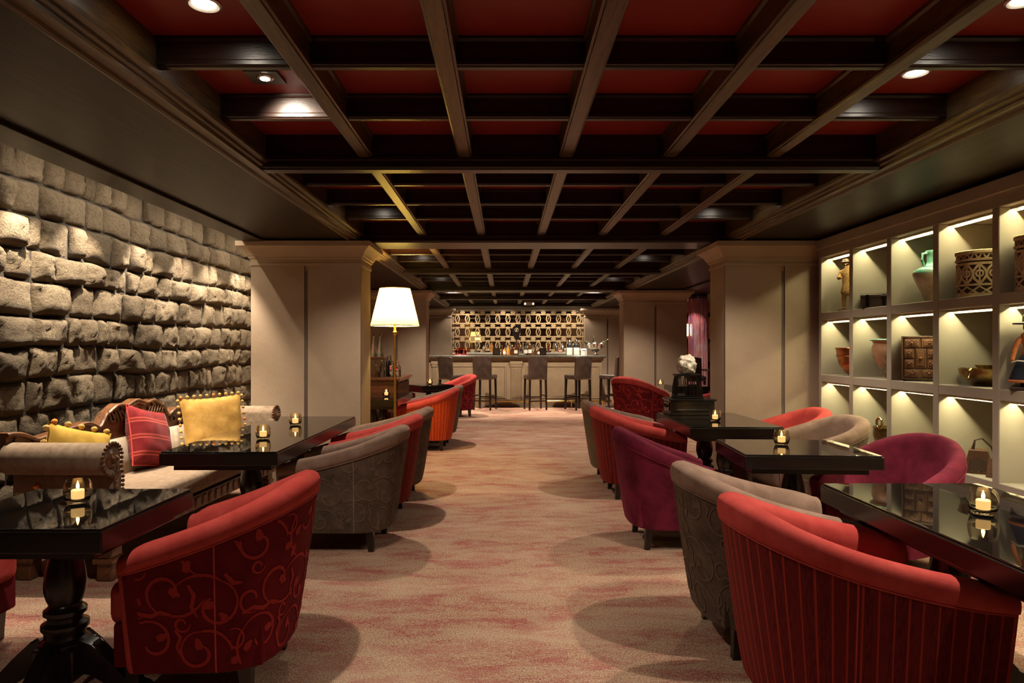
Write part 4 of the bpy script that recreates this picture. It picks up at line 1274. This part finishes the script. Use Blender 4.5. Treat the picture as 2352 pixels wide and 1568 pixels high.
for i, (x, lab_) in enumerate(((-.20, 'dark open bottle box left of the bar bottles'), (.87, 'dark open bottle box right of the bar bottles'))):
    t = thing('bottle_box', lab_, 'box', (x, 15.85, zc), group='dark bottle boxes on the bar')
    mb = MB(); mb.box(-.085, .085, -.07, .07, 0, .012); mb.box(-.085, -.073, -.07, .07, 0, .13); mb.box(.073, .085, -.07, .07, 0, .15); mb.box(-.085, .085, .058, .07, 0, .16); mb.box(-.085, .085, -.07, -.058, 0, .10)
    mb.build('case', M['darkwood'], t, None)
    mb = MB(); mb.tube([(-.079, 0, .12), (-.079, 0, .17), (.079, 0, .17), (.079, 0, .14)], .005, 6); mb.build('handle', M['darkwood'], t, 60)
# stemware behind
WG = [(0, 0), (.032, 0), (.033, .003), (.005, .008), (.0045, .085), (.012, .10), (.034, .13), (.040, .165), (.034, .215), (.0325, .215), (.038, .165), (.032, .132), (.01, .104), (0, .102)]
gl = None
for k in range(9):
    lab_ = ('clear wine glass behind the bar bottles, %s' % ['leftmost of the glasses', 'second glass from left', 'third glass from left', 'just left of ornament stem', 'just right of ornament stem', 'above white labelled bottle', 'third glass from right', 'second glass from right', 'rightmost of the glasses'][k])
    p = (.05 + k * .082, 16.02 + .03 * (k % 2), zc)
    if gl is None:
        gl = thing('wine_glass', lab_, 'glass', p, group='wine glasses behind the bar bottles', scale=1.15); MB().lathe(WG, 16, close=False).build('bowl', M['glass'], gl, 60)
    else: dup(gl, p, 0, lab_, None, 1.15 if k % 3 else 1.35)
# teardrop ornament
orn = thing('teardrop_ornament', 'dark brown teardrop ornament with a round hole on a stem', 'ornament', (.27, 15.98, zc))
MB().lathe([(0, 0), (.06, 0), (.06, .01), (.016, .02), (.012, .40)], 18).build('stem', M['darkwood'], orn, 40)
mb = MB(); n = 28; rows = []
for k in range(n):
    a = 2 * PI * k / n; ro = .105 if not (R(20) < a < R(80)) else .105 + .04 * (1 - abs(a - R(50)) / R(30))
    co, si = math.cos(a), math.sin(a)
    rows.append([Vector((ro * co, -.03, ro * si * 1.12)), Vector((.042 * co, -.03, .01 + .042 * si)), Vector((.042 * co, .03, .01 + .042 * si)), Vector((ro * co, .03, ro * si * 1.12))])
rows.append(rows[0]); mb.grid(rows, cu=True); o = mb.build('teardrop', M['darkwood'], orn, 40); o.location.z = .58
mb = MB(); mb.prism([(-.055, .38), (.055, .38), (.075, .50), (-.075, .50)], 'y', -.028, .028); mb.build('neck', M['darkwood'], orn, 30)
mb = MB(); mb.tube([(.043 * math.cos(2 * PI * k / 20), -.026, .59 + .043 * math.sin(2 * PI * k / 20)) for k in range(20)], .007, 6, closed=True); mb.build('ring', M['white'], orn, 60)
# tray of pink glasses
tr = thing('tray', 'round red tray with pink glassware at left of the bar', 'tray', (-1.03, 15.80, zc))
MB().lathe([(0, 0), (.17, 0), (.185, .018), (.18, .022), (.165, .008), (0, .008)], 32).build('dish', plain('red lacquer tray', (.35, .05, .03), .25), tr, 40)
TG = [(0, 0), (.026, 0), (.030, .004), (.034, .11), (.032, .11), (.028, .010), (0, .008)]
pg = None
for k, (dx, dy, s, nm) in enumerate([(-.11, .0, 1.0, 'leftmost on the red tray'), (-.06, -.07, 1.35, 'front left on the red tray'), (.0, .05, 1.5, 'tallest at back of red tray'), (.03, -.06, 1.1, 'front middle on the red tray'), (.09, .03, 1.2, 'right back on the red tray'), (.12, -.04, .9, 'rightmost on the red tray')]):
    if pg is None:
        pg = thing('tumbler', 'pink cut glass ' + nm, 'glass', (-1.03 + dx, 15.8 + dy, zc + .0085), group='pink glasses on the red tray'); MB().lathe(TG, 10, close=False).build('cup', M['pinkglass'], pg, 20)
    else: dup(pg, (-1.03 + dx, 15.8 + dy, zc + .0085), .3 * k, 'pink cut glass ' + nm, None, s)
bottle('round', 'pinkglass', -1.045, 15.87, zc + .0085, 'pink round decanter at back of red tray', .85, 'pinkglass')
# grinder, printer, little box, shakers, champagne bowl
gm = thing('coffee_grinder', 'white twin coffee grinder with black hoppers on the bar', 'machine', (1.58, 15.95, zc))
MB().bbox(-.15, -.005, -.10, .12, 0, .17, .012).build('body', M['white'], gm, 25); MB().bbox(.012, .15, -.10, .12, 0, .17, .012).build('body', M['white'], gm, 25)
for x in (-.078, .081):
    MB().lathe([(.05, .17), (.058, .18), (.062, .25), (.055, .262), (0, .262)], 20, (x, 0, 0)).build('hopper', M['blackplastic'], gm, 40)
    MB().lathe([(0, .262), (.03, .262), (.045, .30), (.035, .345), (0, .36)], 18, (x, 0, 0)).build('dome', M['chrome'], gm, 60)
mb = MB(); mb.tube([(.0, -.11, .01), (.0, -.11, .24), (.0, -.09, .27), (0, -.02, .27)], .012, 8); mb.build('spout', M['chrome'], gm, 60)
pr_ = thing('receipt_printer', 'small white receipt printer beside coffee grinder', 'printer', (1.83, 15.92, zc))
mb = MB(); mb.prism([(-.08, 0), (.08, 0), (.08, .13), (.02, .15), (-.08, .09)], 'x', -.07, .07); mb.build('case', M['white'], pr_, 25)
MB().box(-.045, .045, -.062, -.02, .102, .118).build('paper_slot', M['blackplastic'], pr_, None)
ob = thing('napkin_box', 'small orange box on the back counter by the mirror', 'box', (1.42, 17.58, 1.236)); MB().bbox(-.06, .06, -.05, .05, 0, .09, .006).build('case', M['orangecloth'], ob, 25); MB().box(-.04, .04, -.052, -.048, .02, .07).build('front_label', M['paper'], ob, None)
for k, x in enumerate((1.33, 1.50)):
    t = thing('cocktail_shaker', ['chrome cocktail shaker left of the orange box', 'chrome cocktail shaker right of the orange box'][k], 'shaker', (x, 17.72, 1.236), group='chrome shakers on the back counter')
    MB().lathe([(0, 0), (.036, 0), (.045, .16), (.040, .175)], 18).build('cup', M['chrome'], t, 40); MB().lathe([(.040, .175), (.026, .22), (.018, .23), (.018, .26), (0, .262)], 18).build('cap', M['chrome'], t, 40)
for k, x in enumerate((-.95, -.75, -.55, -.35, .95, 1.12)):
    bottle('wine' if k % 2 else 'square', ['brownglass', 'greenglass', 'glass', 'amberliquid', 'glass', 'brownglass'][k], x, 17.66, 1.236, 'bottle on the back counter, %s' % ['first from the left', 'second from the left, greenish', 'third from the left, clear', 'fourth from the left, amber', 'clear, right of ornament', 'brown, next to shakers'][k], .9, None, None, 'bottles on the back counter')
cb = thing('champagne_bowl', 'silver footed champagne bowl at right end of the bar', 'bowl', (2.09, 15.82, zc))
MB().lathe([(0, 0), (.085, 0), (.085, .01), (.03, .03), (.022, .055), (.035, .075), (.10, .10), (.155, .17), (.175, .25), (.182, .262), (.172, .25), (.15, .172), (.09, .11), (0, .09)], 30, close=False).build('bowl', M['chrome'], cb, 50)
mb = MB()
for sx in (-1, 1):
    mb.tube([(sx * .16, 0, .17), (sx * .20, 0, .19), (sx * .205, 0, .225), (sx * .175, 0, .24)], .008, 6)
mb.build('handle', M['chrome'], cb, 60)
for k, (dx, tilt) in enumerate(((-.06, -52), (.0, -8), (.06, 50))):
    t = bottle('wine', 'greenglass', 2.09 + dx, 15.82, zc + .15, ['champagne bottle leaning left in silver bowl', 'champagne bottle upright in middle of silver bowl', 'champagne bottle leaning right in silver bowl'][k], 1.0, 'oldbrass', 'paper', 'champagne bottles in the silver bowl')
    t.rotation_euler = (0, R(tilt), 0)
    if k != 1: t.location.z += .02
# ================================================================== CONSOLE IN THE LEFT BAY
cs = thing('carved_console', 'reddish wooden console chest with carved side in the left bay', 'chest', (-1.86, 10.1, 0))
MB().bbox(-.40, .40, -.62, .66, .90, .935, .008).build('top', M['redwood'], cs, 25)
MB().bbox(-.34, .34, -.57, .60, .45, .90, .006).build('body', M['redwood'], cs, 25)
mb = MB()
for k in range(9):
    y = -.50 + k * .128
    mb.bbox(.335, .365, y - .035, y + .035, .62, .86, .012, 1); mb.sphere((.36, y, .60), .03, 8, 6)
mb.tube([(.35, -.56, .885), (.35, .6, .885)], .02, 8); mb.build('carved_front', M['carved'], cs, 40)
for sx, sy in ((.30, -.52), (.30, .55), (-.30, -.52), (-.30, .55)):
    mb = MB(); mb.tube([(sx, sy, .48), (sx * 1.1, sy * 1.02, .38), (sx * 1.06, sy, .25), (sx * .92, sy * .97, .12), (sx * 1.0, sy, .03), (sx * 1.08, sy * 1.02, .0)], [.055, .06, .042, .03, .034, .04], 10); mb.build('leg', M['carved'], cs, 60)
zt = .936
cr = thing('bottle_crate', 'brown wooden crate on the console carrying two tall bottles', 'crate', (-1.86, 9.95, zt))
MB().bbox(-.115, .115, -.13, .13, 0, .27, .005).build('body', M['oldwood'], cr, 25); MB().bbox(-.125, .125, -.14, .14, .262, .285, .004).build('lid', M['redwood'], cr, 25)
CG = 'bottles on the console in the left bay'
bottle('cone', 'greenglass', -1.905, 9.92, zt + .286, 'tall conical bottle on the crate, partly behind near column', 1.0, 'chrome', None, CG)
bottle('cone', 'greenglass', -1.815, 9.94, zt + .286, 'tall conical greenish bottle on the right of the crate', 1.0, 'chrome', None, CG)
bottle('square', 'glass', -1.74, 9.66, zt, 'clear square bottle in front of the crate', 1.05, 'chrome', None, CG)
bottle('slim', 'blackplastic', -1.71, 9.95, zt, 'slim black bottle beside the crate, left of its pair', 1.05, 'chrome', None, CG)
bottle('slim', 'blackplastic', -1.665, 9.92, zt, 'slim black bottle beside the crate, right of its pair', 1.08, 'chrome', None, CG)
bottle('cone', 'amberglass', -1.82, 9.62, zt, 'small amber flask before the crate', .55, 'cork', None, CG)
bottle('square', 'glass', -1.62, 9.82, zt, 'clear decanter left of the lamp pole', 1.1, 'cork', None, CG)
bottle('square', 'glass', -1.535, 9.80, zt, 'clear decanter right behind the lamp pole', 1.0, 'cork', None, CG)

# ================================================================== THINGS ON THE SHELVES
Z1, Z2, Z3 = 1.685, 1.101, .531
def fig_person(t, parts): pass
# carved figure: skinned body
def skin(name, joints, edges, mat, parent, sub=2):
    me = bpy.data.meshes.new(name); me.from_pydata([j[0] for j in joints], edges, [])
    o = bpy.data.objects.new(name, me); COL.objects.link(o)
    sm = o.modifiers.new('skin', 'SKIN'); sv = me.skin_vertices[0].data
    for i, j in enumerate(joints): sv[i].radius = (j[1], j[1] if len(j) < 3 else j[2])
    sv[0].use_root = True
    s2 = o.modifiers.new('sub', 'SUBSURF'); s2.levels = s2.render_levels = sub
    dg = bpy.context.evaluated_depsgraph_get(); me2 = bpy.data.meshes.new_from_object(o.evaluated_get(dg))
    o.modifiers.clear(); o.data = me2; me2.shade_smooth(); me2.materials.clear(); me2.materials.append(mat)
    if parent: o.parent = parent
    return o
sta = thing('statuette', 'gilt carved wooden statuette in leftmost top shelf compartment', 'statuette', (3.135, 6.24, Z1), R(-38))
MB().bbox(-.075, .075, -.06, .06, 0, .018, .004).build('base', M['oldwood'], sta, 25)
skin('figure', [((0, 0, .24), .042, .034), ((-.03, 0, .16), .026), ((-.035, -.005, .09), .019), ((-.035, 0, .03), .015), ((-.035, -.03, .024), .014), ((.03, -.01, .16), .026), ((.04, -.02, .09), .019), ((.035, 0, .03), .015), ((.035, -.03, .024), .014), ((0, 0, .31), .046, .036), ((0, -.005, .365), .05, .034), ((0, -.01, .395), .02), ((-.01, -.02, .425), .030, .032), ((-.06, 0, .36), .022), ((-.075, -.03, .30), .018), ((-.04, -.065, .31), .014), ((.06, 0, .36), .022), ((.08, -.02, .30), .018), ((.05, -.07, .29), .014)],
     [(0, 1), (1, 2), (2, 3), (3, 4), (0, 5), (5, 6), (6, 7), (7, 8), (0, 9), (9, 10), (10, 11), (11, 12), (10, 13), (13, 14), (14, 15), (10, 16), (16, 17), (17, 18)], M['gilt'], sta)
MB().lathe([(.05, .15), (.062, .17), (.058, .20), (.048, .25), (.05, .30), (.056, .35)], 18, sy=.85, close=False).build('tunic', M['gilt'], sta, 60)
mb = MB(); mb.sphere((-.01, -.012, .438), .036, 12, 8, (1, 1, .75)); mb.lathe([(.05, .0), (.052, .006), (.034, .012), (.03, .03), (0, .038)], 16, (-.01, -.012, .445)); mb.build('hair', M['oldwood'], sta, 50)
mb = MB(); mb.sphere((-.01, -.054, .424), .007, 6, 5); mb.sphere((-.021, -.047, .431), .004, 6, 4); mb.sphere((.001, -.047, .431), .004, 6, 4); mb.build('face', M['gilt'], sta, 60)
tk = thing('strongbox', 'small dark leather covered trunk on top shelf beside the statuette', 'box', (3.17, 5.71, Z1), R(-30))
MB().bbox(-.17, .17, -.10, .10, 0, .085, .006).build('body', M['trunk'], tk, 25)
mb = MB(); mb.prism([(-.102, .086), (.102, .086), (.102, .105), (.07, .122), (0, .128), (-.07, .122), (-.102, .105)], 'x', -.172, .172); mb.build('lid', M['trunk'], tk, 25)
mb = MB()
for x in (-.12, 0, .12): mb.bbox(x - .012, x + .012, -.106, -.098, .01, .11, .002, 1)
mb.bbox(-.02, .02, -.108, -.1, .07, .10, .003, 1); mb.build('straps', M['iron'], tk, 25)
jar = thing('glazed_jar', 'green and white glazed jar with slim neck on the top shelf', 'jar', (3.19, 5.075, Z1))
MB().lathe([(0, 0), (.055, 0), (.062, .01), (.085, .08), (.125, .17), (.142, .215), (.135, .24), (.09, .265), (.052, .285), (.046, .31), (.046, .365), (.058, .378), (.056, .388), (.046, .386), (.040, .37), (.038, .31), (0, .28)], 32, close=False).build('body', M['greenjar'], jar, 60)
for s_ in (-1, 1):
    mb = MB(); mb.tube([(s_ * .046, 0, .37), (s_ * .085, 0, .365), (s_ * .09, 0, .32), (s_ * .072, 0, .275)], .010, 8); mb.build('handle', M['greenjar'], jar, 60)
def drum(name, label, loc, r, h, seed=1):
    t = thing(name, label, 'container', loc, R(20 * seed))
    MB().lathe([(0, 0), (r * .93, 0), (r * .93, h * .98), (0, h * .98)], 32).build('lining', M['drumdark'], t, 40)
    mb = MB()
    def rib(pts, w):
        rl = []
        for i, (a, z) in enumerate(pts):
            a2, z2 = pts[min(i + 1, len(pts) - 1)]; a1, z1 = pts[max(i - 1, 0)]
            du, dz = (a2 - a1) * r, z2 - z1; l = math.hypot(du, dz) or 1
            row = []
            for sg in (1, -1):
                aa, zz = a - sg * dz / l * w / r, z + sg * du / l * w
                row.append(Vector((r * math.cos(aa), r * math.sin(aa), max(0, min(h, zz)))))
            rl.append([row[0] * 1.0 - Vector((math.cos(a), math.sin(a), 0)) * .009, row[0], row[1], row[1] - Vector((math.cos(a), math.sin(a), 0)) * .009])
        mb.grid(rl)
    for z, w in ((.012, .012), (h * .26, .007), (h * .72, .008), (h * .80, .006), (h - .012, .012)):
        rib([(2 * PI * k / 40, z) for k in range(41)], w)
    for k in range(12):
        a = 2 * PI * k / 12; d = PI / 12
        rib([(a + d * math.sin(q / 8 * PI), h * .28 + h * .42 * q / 8) for q in range(9)], .007)
        rib([(a - d * math.sin(q / 8 * PI), h * .28 + h * .42 * q / 8) for q in range(9)], .007)
        rib([(a, h * .30), (a, h * .70)], .005)
        rib([(a + d * .55 * math.cos(q / 8 * 2 * PI), h * .5 + h * .07 * math.sin(q / 8 * 2 * PI)) for q in range(9)], .006)
        rib([(a - d, h * .13), (a, h * .22), (a + d, h * .13), (a, h * .05), (a - d, h * .13)], .006)
    for k in range(20):
        a = 2 * PI * k / 20; d = PI / 20
        rib([(a - d, h * .82), (a, h * .95), (a + d, h * .82)], .006)
    mb.build('fretwork', M['bone'], t, 40)
    mb = MB(); mb.lathe([(r * 1.04, h * .80), (r * 1.05, h * .81), (r * 1.04, h * .83)], 36, close=False); mb.lathe([(0, h + .012), (r * .98, h + .006), (r * 1.05, h), (r * 1.05, h - .016), (r, h - .018)], 36, close=False); mb.build('lid', M['bone'], t, 40)
    return t
drum('fretwork_drum', 'pale fretwork hide drum container on the top shelf', (3.165, 4.53, Z1), .145, .30, 1)
drum('fretwork_basket', 'pale woven container on top shelf, cut by frame edge', (3.13, 3.985, Z1), .125, .32, 2)
b1 = thing('copper_bowl', 'deep copper bowl on middle shelf, leftmost compartment', 'bowl', (3.19, 6.21, Z2))
MB().lathe([(0, .0), (.05, .002), (.10, .035), (.14, .10), (.158, .17), (.162, .225), (.168, .245), (.172, .25), (.164, .25), (.154, .22), (.15, .17), (.13, .10), (.09, .045), (0, .015)], 36, close=False).build('body', M['copper'], b1, 60)
mb = MB(); mb.tube([(.168 * math.cos(2 * PI * k / 40), .168 * math.sin(2 * PI * k / 40), .247) for k in range(40)], .006, 6, closed=True); mb.tube([(.160 * math.cos(2 * PI * k / 40), .160 * math.sin(2 * PI * k / 40), .175) for k in range(40)], .004, 6, closed=True); mb.build('rim', M['copper'], b1, 60)
u1 = thing('copper_urn', 'large mottled copper urn on middle shelf, second compartment', 'urn', (3.215, 5.645, Z2))
MB().lathe([(0, 0), (.06, .002), (.09, .03), (.135, .11), (.162, .20), (.165, .25), (.152, .285), (.158, .305), (.176, .316), (.170, .318), (.15, .30), (.142, .285), (.154, .25), (.15, .2), (.12, .11), (0, .03)], 36, close=False).build('body', M['tarnish'], u1, 60)
mb = MB(); mb.tube([(.174 * math.cos(2 * PI * k / 40), .174 * math.sin(2 * PI * k / 40), .316) for k in range(40)], .006, 6, closed=True); mb.build('rim', M['greenjar'], u1, 60)
dc = thing('drawer_chest', 'small carved wooden chest of drawers on the middle shelf', 'chest', (3.145, 5.165, Z2), R(-31), None, .93)
MB().bbox(-.135, .135, -.06, .07, .012, .365, .004).build('case', M['oldwood'], dc, 25)
for sx, sy in ((-1, -1), (1, -1), (-1, 1), (1, 1)): MB().lathe([(0, 0), (.010, 0), (.014, .006), (.010, .013)], 10, (sx * .115, .005 + sy * .045, 0)).build('foot', M['oldwood'], dc, 40)
mb = MB()
for a, b, c, d in ((-.135, -.122, .012, .365), (.122, .135, .012, .365), (-.135, .135, .012, .026), (-.135, .135, .350, .365)): mb.bbox(a, b, -.072, -.058, c, d, .002, 1)
mb.build('front_frame', M['oldwood'], dc, 25)
dl_ = [(-.118, -.004, .27, .346), (.004, .118, .27, .346), (-.118, -.045, .185, .262), (.045, .118, .185, .262), (-.118, -.045, .105, .177), (.045, .118, .105, .177), (-.118, .118, .030, .098)]
for a, b, c, d in dl_:
    f_ = MB().bbox(a, b, -.070, -.058, c, d, .004, 1).build('drawer', M['drawfront'], dc, 25)
    mb = MB(); w = b - a
    n = 2 if w > .15 else 1
    for q in range(n):
        cx = a + w * (q + .5) / n; hw = w / n / 2 - .012; hh = (d - c) / 2 - .012; cz = (c + d) / 2
        mb.bbox(cx - hw, cx + hw, -.076, -.068, cz - hh, cz + hh, .004, 1); mb.sphere((cx, -.080, cz), .011, 8, 6)
        for e in range(8): mb.sphere((cx + .022 * math.cos(e * PI / 4), -.076, cz + .018 * math.sin(e * PI / 4)), .006, 6, 4)
    mb.build('carving', M['drawfront'], f_, 40)
f_ = MB().bbox(-.038, .038, -.070, -.058, .105, .262, .004, 1).build('centre_door', M['drawfront'], dc, 25)
mb = MB(); mb.bbox(-.028, .028, -.077, -.068, .12, .25, .006, 1); mb.sphere((0, -.079, .185), .014, 8, 6); mb.build('carving', M['drawfront'], f_, 40)
bw = thing('brass_basin', 'wide old brass basin with lug handles on middle shelf', 'bowl', (3.20, 4.50, Z2))
MB().lathe([(0, 0), (.09, 0), (.11, .006), (.095, .012), (.12, .03), (.165, .06), (.175, .085), (.178, .11), (.184, .114), (.174, .114), (.168, .09), (.155, .065), (.1, .04), (0, .03)], 36, close=False).build('body', M['oldbrass'], bw, 50)
for a in (200, 20, 110, 290):
    mb = MB(); c_, s_ = math.cos(R(a)), math.sin(R(a)); mb.tube([(.178 * c_, .178 * s_, .11), (.20 * c_, .20 * s_, .10), (.198 * c_, .198 * s_, .06), (.17 * c_, .17 * s_, .05)], .010, 8); mb.build('handle', M['oldbrass'], bw, 60)
for k, (dx, dy, z0, s, lb) in enumerate(((-.03, -.01, .062, .75, 'small brass bowl standing inside the brass basin on left'), (.07, -.07, .075, .95, 'brass bowl stacked high at right of the brass basin'))):
    t = thing('brass_bowl', lb, 'bowl', (3.20 + dx, 4.50 + dy, Z2 + z0), scale=s, group='brass bowls inside the basin')
    MB().lathe([(0, 0), (.035, 0), (.04, .01), (.035, .03), (.06, .06), (.088, .095), (.092, .10), (.085, .097), (.055, .065), (0, .04)], 28, close=False).build('body', M['oldbrass'], t, 50)
# doll
do = thing('folk_doll', 'folk doll in grey hat and dark skirt, cut by the frame edge', 'doll', (3.09, 4.02, Z2), R(-40), None, 1.03)
MB().bbox(-.09, .09, -.07, .07, 0, .02, .004).build('stand', M['trunk'], do, 25)
MB().lathe([(.030, .18), (.038, .20), (.032, .25), (.04, .30), (.042, .32), (.025, .335)], 18, sy=.8).build('bodice', M['orangecloth'], do, 60)
MB().lathe([(.034, .205), (.06, .17), (.085, .10), (.098, .06), (.094, .06), (.05, .16)], 24, close=False).build('skirt', M['navy'], do, 60)
MB().lathe([(.094, .064), (.104, .054), (.100, .044), (.094, .046)], 24, close=False).build('skirt_hem', M['orangecloth'], do, 60)
mb = MB(); mb.tube([(-.03, 0, .02), (-.03, 0, .10)], .014, 8); mb.tube([(.03, 0, .02), (.03, 0, .10)], .014, 8); mb.build('legs', M['navy'], do, 60)
mb = MB(); mb.sphere((0, 0, .362), .032, 14, 10, (1, .95, 1.15)); mb.sphere((0, -.031, .360), .006, 6, 5); mb.sphere((-.012, -.028, .369), .003, 5, 4); mb.sphere((.012, -.028, .369), .003, 5, 4); mb.build('head', M['skin'], do, 60)
MB().lathe([(.078, .378), (.082, .385), (.070, .388), (.036, .392), (.034, .425), (.024, .435), (0, .437)], 24, close=False).build('hat', M['felt'], do, 50)
for sx in (-1, 1):
    skin('arm', [((sx * .035, 0, .31), .018), ((sx * .065, -.01, .25), .016), ((sx * .075, -.035, .19), .013), ((sx * .078, -.05, .165), .012)], [(0, 1), (1, 2), (2, 3)], M['orangecloth'], do, 1)
mb = MB(); mb.tube([(-.08, -.055, .16), (-.05, -.095, .17), (0, -.105, .165), (.04, -.095, .175)], .004, 6); mb.build('yarn', M['paper'], do, 60)
# lower shelf
pt = thing('ring_handle_pot', 'dark brass pot with ring handle on the low shelf', 'pot', (3.20, 5.63, Z3))
MB().lathe([(0, 0), (.09, 0), (.135, .04), (.15, .10), (.145, .155), (.152, .165), (.143, .165), (.135, .1), (0, .03)], 32, close=False).build('body', M['oldbrass'], pt, 50)
mb = MB(); a = R(200); cx, cy = .15 * math.cos(a), .15 * math.sin(a)
mb.tube([(cx, cy + .04 * math.cos(2 * PI * k / 20), .205 + .042 * math.sin(2 * PI * k / 20)) for k in range(20)], .010, 8, closed=True); mb.build('ring_handle', M['brass'], pt, 60)
for k, (x, y, s, rz, lb) in enumerate(((3.12, 4.50, 1.0, -35, 'wooden box stirrup with leather strap on low shelf'), (3.13, 4.30, .8, 20, 'smaller tilted wooden stirrup beside the first on low shelf'))):
    t = thing('wooden_stirrup', lb, 'stirrup', (x, y, Z3), R(rz), 'wooden stirrups on the low shelf', s)
    mb = MB(); mb.prism([(-.085, 0), (.085, 0), (.05, .15), (-.05, .15)], 'y', -.07, .07); b_ = mb.build('block', M['oldwood'], t, 25)
    mb = MB(); mb.prism([(-.05, .02), (.05, .02), (.04, .085), (.0, .11), (-.04, .085)], 'y', -.074, -.066); mb.build('opening', M['drumdark'], b_, None)
    mb = MB()
    for q in range(5): mb.sphere((-.07 + q * .035, -.072, .012), .006, 6, 4)
    mb.build('studs', M['oldbrass'], b_, 60)
    mb = MB(); mb.tube([(-.03, 0, .15), (-.02, 0, .21), (.02, 0, .225), (.07, .02, .17), (.11, .03, .06), (.12, .03, .01)], .012, 6, sq=.5); mb.build('strap', M['trunk'], t, 50)

# ================================================================== SIDE ROOM SEEN THROUGH THE RIGHT GAP
sw = thing('wall_sconce', 'glowing box lantern on wood panelled wall of side room', 'wall lamp', (5.08, 18.90, 1.65))
MB().box(-.07, .07, -.10, -.02, .03, .36).build('lantern_glass', M['bulbsoft'], sw, None)
mb = MB(); mb.box(-.085, .085, -.115, .0, .36, .385); mb.box(-.085, .085, -.115, .0, 0, .03)
for a in (-1, 1): mb.box(a * .078 - .007, a * .078 + .007, -.112, -.10, .03, .36)
mb.build('frame', M['brass'], sw, None)
L = bpy.data.lights.new('sconce', 'POINT'); L.energy = 8; L.color = (1, .72, .4); L.shadow_soft_size = .06
lo = bpy.data.objects.new('sconce_light', L); COL.objects.link(lo); lo.parent = sw; lo.location = (0, -.2, .2)
ct = thing('string_curtain', 'round column of pinkish hanging strings in the side room', 'curtain', (4.52, 16.0, 0))
MB().lathe([(.20, 2.50), (.215, 2.50), (.215, 2.60), (.20, 2.60)], 28, close=False).build('top_ring', M['darkwood'], ct, 40)
mb = MB(); rr_ = random.Random(4)
for k in range(110):
    a = 2 * PI * k / 110; r = .205 + rr_.uniform(-.02, .015)
    x, y = r * math.cos(a), r * math.sin(a)
    mb.tube([(x, y, 2.56), (x + rr_.uniform(-.006, .006), y, 1.5), (x + rr_.uniform(-.01, .01), y, .02)], .0045, 4)
t = NT('pink strings'); n1 = t.noise(t.coord('Object', (3, 3, .9)), 3, 3)
t.set(color=t.ramp(n1, [(0.35, (.60, .45, .50)), (.55, (.62, .14, .13)), (.7, (.30, .22, .50))]), rough=.6); M['strings'] = t.m
o = mb.build('strings', M['strings'], ct, 60); o['kind'] = 'stuff'
MB().lathe([(0, 0), (.12, 0), (.12, 2.55), (0, 2.55)], 20).build('core', M['plaster'], ct, 40)
L = bpy.data.lights.new('curtain', 'SPOT'); L.energy = 26; L.color = (1, .74, .70); L.spot_size = R(70); L.shadow_soft_size = .05
lo = bpy.data.objects.new('curtain_spot', L); COL.objects.link(lo); lo.parent = ct; lo.location = (-.55, -.75, 2.5); lo.rotation_euler = (Vector((.4, .6, -1.3))).to_track_quat('-Z', 'Y').to_euler()
hc = thing('high_table', 'dark high table in the side room beside bar stool', 'table', (4.55, 14.5, 0))
MB().bbox(-.30, .30, -.30, .30, .86, .90, .008).build('top', M['tablewood'], hc, 25); MB().lathe([(0, 0), (.22, 0), (.22, .02), (.04, .04), (.035, .86)], 20).build('pedestal', M['iron'], hc, 40)
